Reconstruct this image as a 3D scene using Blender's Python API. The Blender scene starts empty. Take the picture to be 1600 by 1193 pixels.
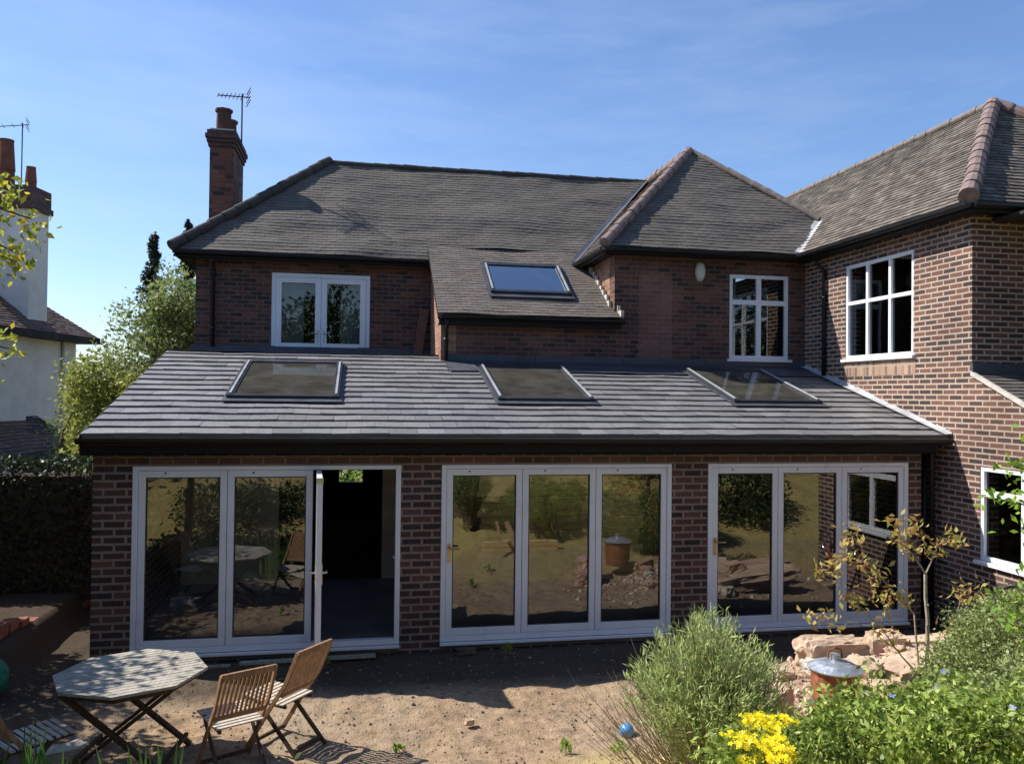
import bpy, bmesh, math, random
import numpy as np
from mathutils import Vector, Matrix, noise
random.seed(7); rng = np.random.default_rng(7)
sc = bpy.context.scene
COL = sc.collection

# ------------------------------------------------------------------ camera
yaw, pitch, roll = 0.1837, 0.0150, 0.0113
fw = Vector((math.sin(yaw)*math.cos(pitch), math.cos(yaw)*math.cos(pitch), math.sin(pitch)))
r0 = Vector((math.cos(yaw), -math.sin(yaw), 0)); u0 = r0.cross(fw)
rt = math.cos(roll)*r0 + math.sin(roll)*u0; up = -math.sin(roll)*r0 + math.cos(roll)*u0
cam = bpy.data.cameras.new('camera'); cam.sensor_width = 36; cam.lens = 1263.2/1600*36
cam.clip_start = .05; cam.clip_end = 2000
co = bpy.data.objects.new('camera', cam); COL.objects.link(co)
m = Matrix((rt, up, -fw)).transposed().to_4x4(); m.translation = Vector((0, 0, 2.956))
co.matrix_world = m; sc.camera = co

# ------------------------------------------------------------------ world, sun, exposure
SUN = Vector((-.88, .42, 1.0)).normalized()
el = math.asin(SUN.z)
w = bpy.data.worlds.new('World'); sc.world = w; w.use_nodes = True
nt = w.node_tree; nt.nodes.clear()
sky = nt.nodes.new('ShaderNodeTexSky'); sky.sky_type = 'NISHITA'; sky.sun_disc = False
sky.sun_elevation = el; sky.sun_rotation = math.atan2(SUN.x, SUN.y)
sky.altitude = 0; sky.air_density = 1.1; sky.dust_density = .5; sky.ozone_density = 3.0
bg = nt.nodes.new('ShaderNodeBackground'); bg.inputs[1].default_value = .075
wo = nt.nodes.new('ShaderNodeOutputWorld')
tint = nt.nodes.new('ShaderNodeVectorMath'); tint.operation = 'MULTIPLY'; tint.inputs[1].default_value = (.88, .98, 1.16)
nt.links.new(sky.outputs[0], tint.inputs[0]); tco = nt.nodes.new('ShaderNodeTexCoord'); mpg = nt.nodes.new('ShaderNodeMapping'); mpg.inputs['Scale'].default_value = (1.2, 1.2, 6.0); mpg.inputs['Rotation'].default_value = (.25, .1, .4)
cn = nt.nodes.new('ShaderNodeTexNoise'); cn.inputs['Scale'].default_value = 1.6; cn.inputs['Detail'].default_value = 7; cn.inputs['Roughness'].default_value = .62
cr = nt.nodes.new('ShaderNodeMapRange'); cr.inputs[1].default_value = .45; cr.inputs[2].default_value = .8; cr.inputs[3].default_value = 0; cr.inputs[4].default_value = .28
cm = nt.nodes.new('ShaderNodeMix'); cm.data_type = 'RGBA'; cm.inputs[7].default_value = (5.5, 6.3, 7.6, 1)
nt.links.new(tco.outputs['Generated'], mpg.inputs[0]); nt.links.new(mpg.outputs[0], cn.inputs[0]); nt.links.new(cn.outputs[0], cr.inputs[0]); nt.links.new(cr.outputs[0], cm.inputs[0])
nt.links.new(tint.outputs[0], cm.inputs[6]); nt.links.new(cm.outputs[2], bg.inputs[0]); nt.links.new(bg.outputs[0], wo.inputs[0])
sl = bpy.data.lights.new('sun', 'SUN'); sl.energy = 3.9; sl.angle = math.radians(.5); sl.color = (1, .94, .85)
so = bpy.data.objects.new('sun', sl); COL.objects.link(so)
so.rotation_euler = SUN.to_track_quat('Z', 'Y').to_euler(); so.location = (-20, 10, 25)
sc.view_settings.view_transform = 'Standard'; sc.view_settings.look = 'None'
sc.view_settings.exposure = 1.02; sc.view_settings.gamma = 1
sc.cycles.max_bounces = 8; sc.cycles.transparent_max_bounces = 16

# ------------------------------------------------------------------ materials
def newmat(name, rough=.8, spec=.3):
    m = bpy.data.materials.new(name); m.use_nodes = True
    n = m.node_tree.nodes; l = m.node_tree.links; b = n['Principled BSDF']
    b.inputs['Roughness'].default_value = rough
    b.inputs['Specular IOR Level'].default_value = spec
    return m, n, l, b
def ramp(n, stops):
    r = n.new('ShaderNodeValToRGB'); e = r.color_ramp.elements
    while len(e) < len(stops): e.new(.5)
    for i, (p, c) in enumerate(stops):
        e[i].position = p; e[i].color = (*c, 1)
    return r
def noise_n(n, l, vec, scale, det=4, rough=.55):
    t = n.new('ShaderNodeTexNoise'); t.inputs['Scale'].default_value = scale
    t.inputs['Detail'].default_value = det; t.inputs['Roughness'].default_value = rough
    l.new(vec, t.inputs['Vector']); return t
def mixc(n, l, a, b, fac, mode='MIX'):
    x = n.new('ShaderNodeMix'); x.data_type = 'RGBA'; x.blend_type = mode
    for s, v in ((x.inputs[0], fac), (x.inputs[6], a), (x.inputs[7], b)):
        if isinstance(v, (int, float)): s.default_value = v
        elif isinstance(v, tuple): s.default_value = (*v, 1)
        else: l.new(v, s)
    return x.outputs[2]
def maprange(n, l, src, a, b, c=0, d=1):
    x = n.new('ShaderNodeMapRange'); l.new(src, x.inputs[0])
    for i, v in enumerate((a, b, c, d)): x.inputs[i+1].default_value = v
    return x.outputs[0]
def plain(name, col, rough=.6, spec=.4, var=.15, scale=6, bump=.0, metal=0):
    m, n, l, b = newmat(name, rough, spec)
    tc = n.new('ShaderNodeTexCoord'); t = noise_n(n, l, tc.outputs['Object'], scale)
    lo = tuple(c*(1-var) for c in col); hi = tuple(min(1, c*(1+var)) for c in col)
    r = ramp(n, [(.3, lo), (.7, hi)]); l.new(t.outputs[0], r.inputs[0]); l.new(r.outputs[0], b.inputs['Base Color'])
    b.inputs['Metallic'].default_value = metal
    rr = maprange(n, l, t.outputs[0], .3, .7, max(0, rough-.1), min(1, rough+.1)); l.new(rr, b.inputs['Roughness'])
    if bump:
        t2 = noise_n(n, l, tc.outputs['Object'], scale*6); bp = n.new('ShaderNodeBump')
        bp.inputs['Strength'].default_value = bump; bp.inputs['Distance'].default_value = .01
        l.new(t2.outputs[0], bp.inputs['Height']); l.new(bp.outputs[0], b.inputs['Normal'])
    return m
def brick(name, stops, mortar, bw=.235, rh=.083, ms=.012, offset=.5, stain=.35):
    m, n, l, b = newmat(name, .88, .2)
    uv = n.new('ShaderNodeUVMap'); uv.uv_map = 'UVMap'
    dis = noise_n(n, l, uv.outputs[0], 9, 2)
    va = n.new('ShaderNodeVectorMath'); va.operation = 'MULTIPLY_ADD'
    l.new(dis.outputs[1], va.inputs[0]); va.inputs[1].default_value = (.006, .006, 0); l.new(uv.outputs[0], va.inputs[2])
    t = n.new('ShaderNodeTexBrick'); l.new(va.outputs[0], t.inputs['Vector'])
    t.inputs['Scale'].default_value = 1; t.inputs['Brick Width'].default_value = bw
    t.inputs['Row Height'].default_value = rh; t.inputs['Mortar Size'].default_value = ms
    t.inputs['Mortar Smooth'].default_value = .25; t.inputs['Bias'].default_value = 0
    t.inputs['Color1'].default_value = (0, 0, 0, 1); t.inputs['Color2'].default_value = (1, 1, 1, 1)
    t.inputs['Mortar'].default_value = (.5, .5, .5, 1); t.offset = offset
    r = ramp(n, stops); l.new(t.outputs['Color'], r.inputs[0])
    big = noise_n(n, l, uv.outputs[0], 1.1, 5); fine = noise_n(n, l, uv.outputs[0], 45, 3)
    c = mixc(n, l, r.outputs[0], (.5, .5, .5), maprange(n, l, fine.outputs[0], .3, .75, 0, .12))
    d = maprange(n, l, big.outputs[0], .25, .75, 1-stain, 1+stain*.5)
    mo = mixc(n, l, mortar, tuple(x*.72 for x in mortar), maprange(n, l, fine.outputs[0], .35, .65))
    c2 = mixc(n, l, c, mo, t.outputs['Fac'])
    vm = n.new('ShaderNodeVectorMath'); vm.operation = 'SCALE'; l.new(c2, vm.inputs[0]); l.new(d, vm.inputs['Scale'])
    l.new(vm.outputs[0], b.inputs['Base Color'])
    inv = maprange(n, l, t.outputs['Fac'], 0, 1, 1, 0)
    ad = n.new('ShaderNodeMath'); ad.operation = 'MULTIPLY_ADD'; l.new(fine.outputs[0], ad.inputs[0]); ad.inputs[1].default_value = .35; l.new(inv, ad.inputs[2])
    bp = n.new('ShaderNodeBump'); bp.inputs['Strength'].default_value = .8; bp.inputs['Distance'].default_value = .008
    l.new(ad.outputs[0], bp.inputs['Height']); l.new(bp.outputs[0], b.inputs['Normal'])
    return m
def tilemat(name, stops, rough=.75, spec=.4, moss=None, mossfac=.3, big_scale=.9):
    m, n, l, b = newmat(name, rough, spec)
    at = n.new('ShaderNodeAttribute'); at.attribute_name = 'rnd'
    tc = n.new('ShaderNodeTexCoord')
    r = ramp(n, stops); l.new(at.outputs['Fac'], r.inputs[0])
    big = noise_n(n, l, tc.outputs['Object'], big_scale, 6, .6); fine = noise_n(n, l, tc.outputs['Object'], 30, 4)
    c = r.outputs[0]
    if moss: c = mixc(n, l, c, moss, maprange(n, l, big.outputs[0], .45, .7, 0, mossfac))
    d = maprange(n, l, fine.outputs[0], .2, .8, .75, 1.25)
    vm = n.new('ShaderNodeVectorMath'); vm.operation = 'SCALE'; l.new(c, vm.inputs[0]); l.new(d, vm.inputs['Scale'])
    l.new(vm.outputs[0], b.inputs['Base Color'])
    l.new(maprange(n, l, fine.outputs[0], .3, .7, rough-.12, rough+.12), b.inputs['Roughness'])
    bp = n.new('ShaderNodeBump'); bp.inputs['Strength'].default_value = .4; bp.inputs['Distance'].default_value = .006
    l.new(fine.outputs[0], bp.inputs['Height']); l.new(bp.outputs[0], b.inputs['Normal'])
    return m
def leafmat(name, stops, trans=.35, rough=.5):
    m, n, l, b = newmat(name, rough, .35)
    at = n.new('ShaderNodeAttribute'); at.attribute_name = 'rnd'
    r = ramp(n, stops); l.new(at.outputs['Fac'], r.inputs[0]); l.new(r.outputs[0], b.inputs['Base Color'])
    tr = n.new('ShaderNodeBsdfTranslucent'); l.new(r.outputs[0], tr.inputs[0])
    mx = n.new('ShaderNodeMixShader'); mx.inputs[0].default_value = trans
    l.new(b.outputs[0], mx.inputs[1]); l.new(tr.outputs[0], mx.inputs[2])
    l.new(mx.outputs[0], n['Material Output'].inputs[0]); return m
def glassmat(name, refl=.16, tint=(.8, .85, .84), wav=.0, dust=0, ior=1.5):
    m = bpy.data.materials.new(name); m.use_nodes = True; n = m.node_tree.nodes; l = m.node_tree.links; n.clear()
    out = n.new('ShaderNodeOutputMaterial'); g = n.new('ShaderNodeBsdfGlossy'); g.inputs['Roughness'].default_value = 0.0
    g.inputs['Color'].default_value = (.95, .97, .97, 1)
    t = n.new('ShaderNodeBsdfTransparent'); t.inputs[0].default_value = (*tint, 1)
    f = n.new('ShaderNodeFresnel'); f.inputs[0].default_value = ior
    a = n.new('ShaderNodeMath'); a.operation = 'ADD'; a.use_clamp = True; l.new(f.outputs[0], a.inputs[0]); a.inputs[1].default_value = refl
    if wav:
        tc = n.new('ShaderNodeTexCoord'); no = noise_n(n, l, tc.outputs['Object'], 1.3, 1); bp = n.new('ShaderNodeBump')
        bp.inputs['Strength'].default_value = 1; bp.inputs['Distance'].default_value = wav
        l.new(no.outputs[0], bp.inputs['Height']); l.new(bp.outputs[0], g.inputs['Normal'])
    mx = n.new('ShaderNodeMixShader'); l.new(a.outputs[0], mx.inputs[0]); l.new(t.outputs[0], mx.inputs[1]); l.new(g.outputs[0], mx.inputs[2])
    if dust:
        df = n.new('ShaderNodeBsdfDiffuse'); df.inputs[0].default_value = (.42, .40, .34, 1); tc2 = n.new('ShaderNodeTexCoord'); dn = noise_n(n, l, tc2.outputs['Object'], 3.5, 5)
        m2 = n.new('ShaderNodeMixShader'); l.new(maprange(n, l, dn.outputs[0], .3, .7, dust*.6, dust*1.4), m2.inputs[0]); l.new(mx.outputs[0], m2.inputs[1]); l.new(df.outputs[0], m2.inputs[2]); mx = m2
    l.new(mx.outputs[0], out.inputs[0]); return m
def woodmat(name, c1, c2, axis='X', scale=1., rough=.75):
    m, n, l, b = newmat(name, rough, .25)
    tc = n.new('ShaderNodeTexCoord'); mp = n.new('ShaderNodeMapping'); l.new(tc.outputs['Object'], mp.inputs[0])
    s = [40*scale]*3; s['XYZ'.index(axis)] = 3*scale; mp.inputs['Scale'].default_value = s
    t = noise_n(n, l, mp.outputs[0], 1, 5, .65); t2 = noise_n(n, l, tc.outputs['Object'], 5, 3)
    r = ramp(n, [(.3, c1), (.7, c2)]); l.new(t.outputs[0], r.inputs[0])
    c = mixc(n, l, r.outputs[0], tuple(x*.6 for x in c1), maprange(n, l, t2.outputs[0], .5, .75, 0, .5))
    l.new(c, b.inputs['Base Color'])
    bp = n.new('ShaderNodeBump'); bp.inputs['Strength'].default_value = .4; bp.inputs['Distance'].default_value = .003
    l.new(t.outputs[0], bp.inputs['Height']); l.new(bp.outputs[0], b.inputs['Normal'])
    return m

M = {}
M['brick_ext'] = brick('dark brick', [(0, (.018, .010, .010)), (.35, (.038, .015, .013)), (.6, (.075, .024, .018)), (.85, (.12, .042, .028)), (1, (.03, .018, .017))], (.30, .225, .18), .245, .088, .016)
M['brick_main'] = brick('old red brick', [(0, (.022, .012, .011)), (.18, (.036, .018, .015)), (.3, (.075, .028, .020)), (.7, (.115, .040, .026)), (1, (.17, .062, .036))], (.19, .135, .108), .235, .078, .011)
M['brick_sunlit'] = brick('sunlit red brick', [(0, (.20, .09, .06)), (1, (.42, .19, .11))], (.36, .27, .2), .235, .078, .01)  # lighter orange copy of the brick, sunlight painted into its colour
M['brick_wing'] = brick('brown brick', [(0, (.026, .017, .015)), (.25, (.06, .031, .024)), (.55, (.115, .050, .034)), (.85, (.165, .075, .048)), (1, (.045, .03, .026))], (.50, .385, .305), .235, .0735, .0135)
M['brick_patch'] = brick('infill brick', [(0, (.14, .062, .048)), (1, (.21, .092, .072))], (.24, .165, .135), .235, .078, .010)
M['brick_chim'] = brick('chimney brick', [(0, (.022, .012, .011)), (.3, (.05, .02, .016)), (.45, (.14, .045, .03)), (1, (.20, .07, .043))], (.16, .09, .07), .235, .085, .010)
M['lintel'] = brick('soldier brick', [(0, (.05, .025, .02)), (1, (.15, .06, .045))], (.24, .19, .155), .245, .088, .013)
M['tile_ext'] = tilemat('slate grey tile', [(0, (.132, .128, .130)), (.5, (.162, .158, .160)), (1, (.200, .195, .196))], .55, .5, (.20, .185, .165), .4)
M['tile_main'] = tilemat('plain clay tile', [(0, (.090, .079, .069)), (.5, (.102, .091, .079)), (1, (.114, .102, .089))], .85, .3, (.15, .137, .118), .6, 1.6)
M['tile_cat'] = tilemat('reddish clay tile', [(0, (.100, .084, .073)), (.5, (.122, .103, .090)), (1, (.144, .122, .106))], .85, .3, (.17, .15, .13), .5, 1.6)
M['tile_wing'] = tilemat('brown clay tile', [(0, (.075, .062, .052)), (.4, (.115, .098, .081)), (.8, (.155, .134, .11)), (1, (.21, .178, .142))], .85, .3, (.17, .155, .13), .4)
M['tile_old'] = tilemat('neighbour roof tile', [(0, (.10, .065, .05)), (1, (.20, .13, .10))], .85, .3, (.18, .16, .13), .4)
M['hip'] = plain('clay hip tile', (.21, .155, .14), .85, .2, .3, 9, .3)
M['hip_dark'] = plain('dark hip tile', (.06, .052, .05), .8, .2, .3, 9, .3)
M['hip_grey'] = plain('weathered hip tile', (.19, .16, .14), .85, .2, .3, 9, .3)
M['lead'] = plain('lead', (.055, .06, .075), .5, .5, .3, 3, .3)
M['lead_pale'] = plain('pale lead', (.42, .43, .44), .5, .5, .25, 5, .3)
M['mortar'] = plain('white mortar', (.48, .45, .40), .9, .2, .2, 12, .5)
M['black'] = plain('black plastic', (.008, .008, .009), .45, .4, .2, 5)
M['soffit'] = plain('dark stained timber', (.008, .007, .007), .7, .3, .3, 4)
M['upvc'] = plain('white plastic', (.70, .72, .76), .35, .5, .05, 3)
M['seal'] = plain('grey seal', (.05, .05, .055), .6, .3, .1, 5)
M['alu'] = plain('grey aluminium', (.028, .03, .036), .4, .5, .2, 6)
M['alu_pale'] = plain('pale aluminium', (.33, .345, .35), .35, .5, .15, 6)
M['metal'] = plain('metal', (.55, .55, .56), .3, .5, .15, 8, 0, 1)
M['gold'] = plain('brass', (.45, .30, .12), .35, .5, .15, 8, 0, .8)
M['glass'] = glassmat('door glass', .10, (.93, .94, .93), .0012)
M['glass_dark'] = glassmat('dark window glass', .0, (.35, .38, .38), .002, 0, 1.16)  # darkly tinted, weakly reflecting panes
M['glass_win'] = glassmat('window glass', .05, (.6, .65, .66), .002)
M['glass_roof'] = glassmat('rooflight glass', .10, (.93, .95, .95), .001, .10)
M['glass_sky'] = glassmat('upper rooflight glass', .42, (.5, .55, .55), .001)
M['plaster'] = plain('bare plaster', (.52, .45, .36), .9, .2, .3, 2)
M['screed'] = plain('screed', (.15, .14, .13), .85, .2, .25, 2, .2)
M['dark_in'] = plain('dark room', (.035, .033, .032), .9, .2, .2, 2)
M['timber_in'] = plain('pale timber', (.45, .36, .24), .7, .3, .2, 6)
M['render'] = plain('white render', (.74, .68, .62), .9, .2, .10, 2.5, .3)
M['terra'] = plain('terracotta', (.19, .075, .05), .8, .2, .3, 6, .3)
M['curtain'] = plain('curtain', (.5, .5, .46), .9, .2, .15, 5)
M['galv'] = plain('galvanised steel', (.52, .57, .63), .42, .5, .25, 14, .3, .75)
M['rust'] = plain('rusty steel', (.28, .10, .05), .8, .3, .45, 10, .4)
M['teak_grey'] = woodmat('weathered teak', (.24, .22, .18), (.44, .41, .34), 'Y')
M['teak_dark'] = woodmat('dark teak', (.045, .028, .018), (.12, .07, .045), 'Z')
M['teak'] = woodmat('oiled teak', (.20, .105, .05), (.38, .23, .13), 'Z')
M['teak_seat'] = woodmat('bleached teak', (.36, .31, .25), (.6, .54, .46), 'Y')
M['plank'] = woodmat('raw timber', (.30, .17, .09), (.48, .31, .18), 'Z')
M['bark'] = plain('bark', (.10, .075, .055), .9, .2, .4, 14, .6)
M['bark_pale'] = plain('pale bark', (.33, .28, .22), .85, .2, .3, 14, .4)
M['stone'] = plain('sandstone', (.48, .35, .25), .9, .2, .28, 5, .7)
M['stone_pink'] = plain('pink concrete', (.46, .30, .23), .9, .2, .22, 5, .6)
M['stone_pale'] = plain('pale stone', (.5, .46, .40), .9, .2, .25, 6, .6)
M['blue'] = plain('blue plastic', (.08, .30, .62), .4, .5, .1, 6)
M['green_bag'] = plain('green woven plastic', (.03, .19, .12), .6, .3, .35, 22, .6)
M['red'] = plain('red paint', (.35, .06, .05), .4, .5, .2, 6)
M['rubber'] = plain('rubber', (.05, .045, .045), .8, .3, .2, 8)
M['petal_y'] = leafmat('yellow petals', [(0, (.85, .66, .01)), (1, (1.0, .93, .03))], .35)
M['petal_b'] = leafmat('blue petals', [(0, (.22, .25, .65)), (1, (.38, .40, .8))], .3)
M['leaf_vinca'] = leafmat('glossy leaves', [(0, (.05, .10, .02)), (.35, (.16, .24, .04)), (.7, (.36, .46, .09)), (1, (.66, .68, .28))], .35, .5)
M['leaf_hebe'] = leafmat('sage leaves', [(0, (.10, .14, .05)), (.5, (.25, .31, .10)), (1, (.45, .50, .22))], .35, .5)
M['leaf_lav'] = leafmat('lavender leaves', [(0, (.17, .24, .07)), (.5, (.40, .51, .17)), (.85, (.60, .69, .30)), (1, (.74, .74, .46))], .4, .6)
M['straw'] = leafmat('dry stems', [(0, (.30, .22, .14)), (1, (.52, .42, .30))], .2, .7)
M['leaf_apple'] = leafmat('bright leaves', [(0, (.12, .26, .02)), (1, (.34, .50, .06))], .45)
M['leaf_yellow'] = leafmat('yellow green leaves', [(0, (.22, .30, .04)), (.6, (.46, .48, .07)), (1, (.75, .56, .05))], .45)
M['leaf_acer'] = leafmat('ochre leaves', [(0, (.34, .16, .08)), (.4, (.50, .33, .10)), (1, (.46, .48, .13))], .45)
M['leaf_tree'] = leafmat('tree leaves', [(0, (.07, .12, .03)), (.5, (.24, .30, .10)), (1, (.46, .48, .22))], .4)
M['leaf_tree2'] = leafmat('yellowish tree leaves', [(0, (.10, .15, .03)), (.5, (.28, .33, .07)), (1, (.52, .46, .12))], .4)
M['leaf_con'] = leafmat('conifer needles', [(0, (.012, .025, .014)), (1, (.05, .075, .04))], .15)
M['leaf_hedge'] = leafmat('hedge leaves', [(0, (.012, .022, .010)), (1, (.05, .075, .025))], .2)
M['leaf_dark'] = leafmat('dark garden leaves', [(0, (.02, .035, .012)), (1, (.09, .13, .04))], .25)
M['leaf_blade'] = leafmat('blade leaves', [(0, (.05, .12, .03)), (1, (.16, .30, .07))], .35, .4)

# ------------------------------------------------------------------ object helpers
def tag(o, label=None, cat=None, group=None, kind=None):
    if label: o['label'] = label
    if cat: o['category'] = cat
    if group: o['group'] = group
    if kind: o['kind'] = kind
    return o
def empty(name, loc, label=None, cat=None, group=None):
    o = bpy.data.objects.new(name, None); COL.objects.link(o); o.location = loc; o.empty_display_size = .2
    return tag(o, label, cat, group)
def origin_of(o):
    v = Vector((0, 0, 0))
    while o is not None: v = v + Vector(o.location); o = o.parent
    return v
class MB:
    def __init__(s): s.v = []; s.f = []; s.r = []
    def poly(s, pts, r=None):
        i = len(s.v); s.v += [tuple(p) for p in pts]; s.f.append(tuple(range(i, i+len(pts)))); s.r.append(random.random() if r is None else r)
    def box(s, x0, x1, y0, y1, z0, z1, mat=None):
        if x0 > x1: x0, x1 = x1, x0
        if y0 > y1: y0, y1 = y1, y0
        if z0 > z1: z0, z1 = z1, z0
        c = [Vector(p) for p in ((x0,y0,z0),(x1,y0,z0),(x1,y1,z0),(x0,y1,z0),(x0,y0,z1),(x1,y0,z1),(x1,y1,z1),(x0,y1,z1))]
        if mat: c = [mat @ p for p in c]
        i = len(s.v); s.v += [tuple(p) for p in c]
        for q in ((0,3,2,1),(4,5,6,7),(0,1,5,4),(1,2,6,5),(2,3,7,6),(3,0,4,7)):
            s.f.append(tuple(i+k for k in q)); s.r.append(.5)
        return s
    def bar(s, p0, p1, w, t, upv=(0,0,1)):
        p0, p1 = Vector(p0), Vector(p1); d = (p1-p0); L = d.length; d.normalize()
        a = d.cross(Vector(upv));
        if a.length < 1e-4: a = d.cross(Vector((1,0,0)))
        a.normalize(); b = a.cross(d)
        mt = Matrix((a, d, b)).transposed().to_4x4(); mt.translation = p0
        s.box(-w/2, w/2, 0, L, -t/2, t/2, mt); return s
    def tube(s, pts, rad, n=8, cap=True):
        pts = [Vector(p) for p in pts]; R = rad if isinstance(rad, (list, tuple)) else [rad]*len(pts)
        base = len(s.v); prev = None
        for k, p in enumerate(pts):
            d = (pts[min(k+1, len(pts)-1)]-pts[max(k-1, 0)]).normalized()
            if prev is None:
                a = d.orthogonal().normalized()
            else:
                a = (prev - d*prev.dot(d));
                a = a.normalized() if a.length > 1e-5 else d.orthogonal().normalized()
            prev = a; b = d.cross(a)
            for j in range(n):
                t = 2*math.pi*j/n; s.v.append(tuple(p+R[k]*(math.cos(t)*a+math.sin(t)*b)))
        for k in range(len(pts)-1):
            for j in range(n):
                j2 = (j+1) % n; s.f.append((base+k*n+j, base+k*n+j2, base+(k+1)*n+j2, base+(k+1)*n+j)); s.r.append(.5)
        if cap:
            s.f.append(tuple(base+j for j in reversed(range(n)))); s.r.append(.5)
            s.f.append(tuple(base+(len(pts)-1)*n+j for j in range(n))); s.r.append(.5)
        return s
    def lathe(s, prof, c, n=24):
        base = len(s.v)
        for (r, z) in prof:
            for j in range(n):
                t = 2*math.pi*j/n; s.v.append((c[0]+r*math.cos(t), c[1]+r*math.sin(t), c[2]+z))
        for k in range(len(prof)-1):
            for j in range(n):
                j2 = (j+1) % n; s.f.append((base+k*n+j, base+k*n+j2, base+(k+1)*n+j2, base+(k+1)*n+j)); s.r.append(.5)
        s.f.append(tuple(base+j for j in reversed(range(n)))); s.r.append(.5)
        s.f.append(tuple(base+(len(prof)-1)*n+j for j in range(n))); s.r.append(.5)
        return s
    def build(s, name, mat, parent=None, smooth=False, bevel=0, uv=False, loc=None):
        org = origin_of(parent) if parent is not None else Vector(loc or (0,0,0))
        me = bpy.data.meshes.new(name); me.from_pydata([tuple(Vector(v)-org) for v in s.v], [], s.f)
        me.materials.append(M[mat] if isinstance(mat, str) else mat)
        a = me.attributes.new('rnd', 'FLOAT', 'FACE'); a.data.foreach_set('value', np.array(s.r[:len(me.polygons)], dtype=np.float32))
        if uv: boxuv(me, org)
        if smooth: me.polygons.foreach_set('use_smooth', [True]*len(me.polygons))
        me.update(); o = bpy.data.objects.new(name, me); COL.objects.link(o)
        if parent is not None: o.parent = parent
        elif loc: o.location = loc
        if bevel:
            bm = o.modifiers.new('bevel', 'BEVEL'); bm.width = bevel; bm.segments = 2; bm.limit_method = 'ANGLE'
        return o
def boxuv(me, org):
    ul = me.uv_layers.new(name='UVMap')
    for p in me.polygons:
        n = p.normal; ax = max(range(3), key=lambda i: abs(n[i]))
        for li in p.loop_indices:
            v = me.vertices[me.loops[li].vertex_index].co + org
            ul.data[li].uv = (v.y, v.z) if ax == 0 else ((v.x, v.z) if ax == 1 else (v.x, v.y))
def fast(name, V, F, rnd, mat, parent=None, loc=None, smooth=False):
    org = origin_of(parent) if parent is not None else Vector(loc or (0,0,0))
    V = np.asarray(V, np.float32) - np.array(org, np.float32); F = np.asarray(F, np.int32)
    me = bpy.data.meshes.new(name); nv, nf, k = len(V), len(F), F.shape[1]
    me.vertices.add(nv); me.vertices.foreach_set('co', V.ravel())
    me.loops.add(nf*k); me.loops.foreach_set('vertex_index', F.ravel())
    me.polygons.add(nf); me.polygons.foreach_set('loop_start', np.arange(0, nf*k, k, dtype=np.int32))
    me.update(calc_edges=True); me.validate()
    a = me.attributes.new('rnd', 'FLOAT', 'FACE'); a.data.foreach_set('value', np.asarray(rnd, np.float32)[:len(me.polygons)])
    me.materials.append(M[mat])
    if smooth: me.polygons.foreach_set('use_smooth', [True]*len(me.polygons))
    o = bpy.data.objects.new(name, me); COL.objects.link(o)
    if parent is not None: o.parent = parent
    elif loc: o.location = loc
    return o

# tiles laid on a slope -------------------------------------------------------
def clip(poly, hp):      # keep side where a*x+b*y+c >= 0
    a, b, c = hp; out = []
    for i in range(len(poly)):
        p, q = poly[i], poly[(i+1) % len(poly)]
        dp, dq = a*p[0]+b*p[1]+c, a*q[0]+b*q[1]+c
        if dp >= 0: out.append(p)
        if (dp > 0 > dq) or (dp < 0 < dq):
            t = dp/(dp-dq); out.append((p[0]+t*(q[0]-p[0]), p[1]+t*(q[1]-p[1])))
    return out
def halfplanes(poly):
    A = sum(poly[i][0]*poly[(i+1) % len(poly)][1]-poly[(i+1) % len(poly)][0]*poly[i][1] for i in range(len(poly)))
    if A < 0: poly = poly[::-1]
    hs = []
    for i in range(len(poly)):
        (x0, y0), (x1, y1) = poly[i], poly[(i+1) % len(poly)]
        dx, dy = x1-x0, y1-y0; L = math.hypot(dx, dy)
        if L < 1e-6: continue
        hs.append((-dy/L, dx/L, (dy*x0-dx*y0)/L))
    return hs
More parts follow.
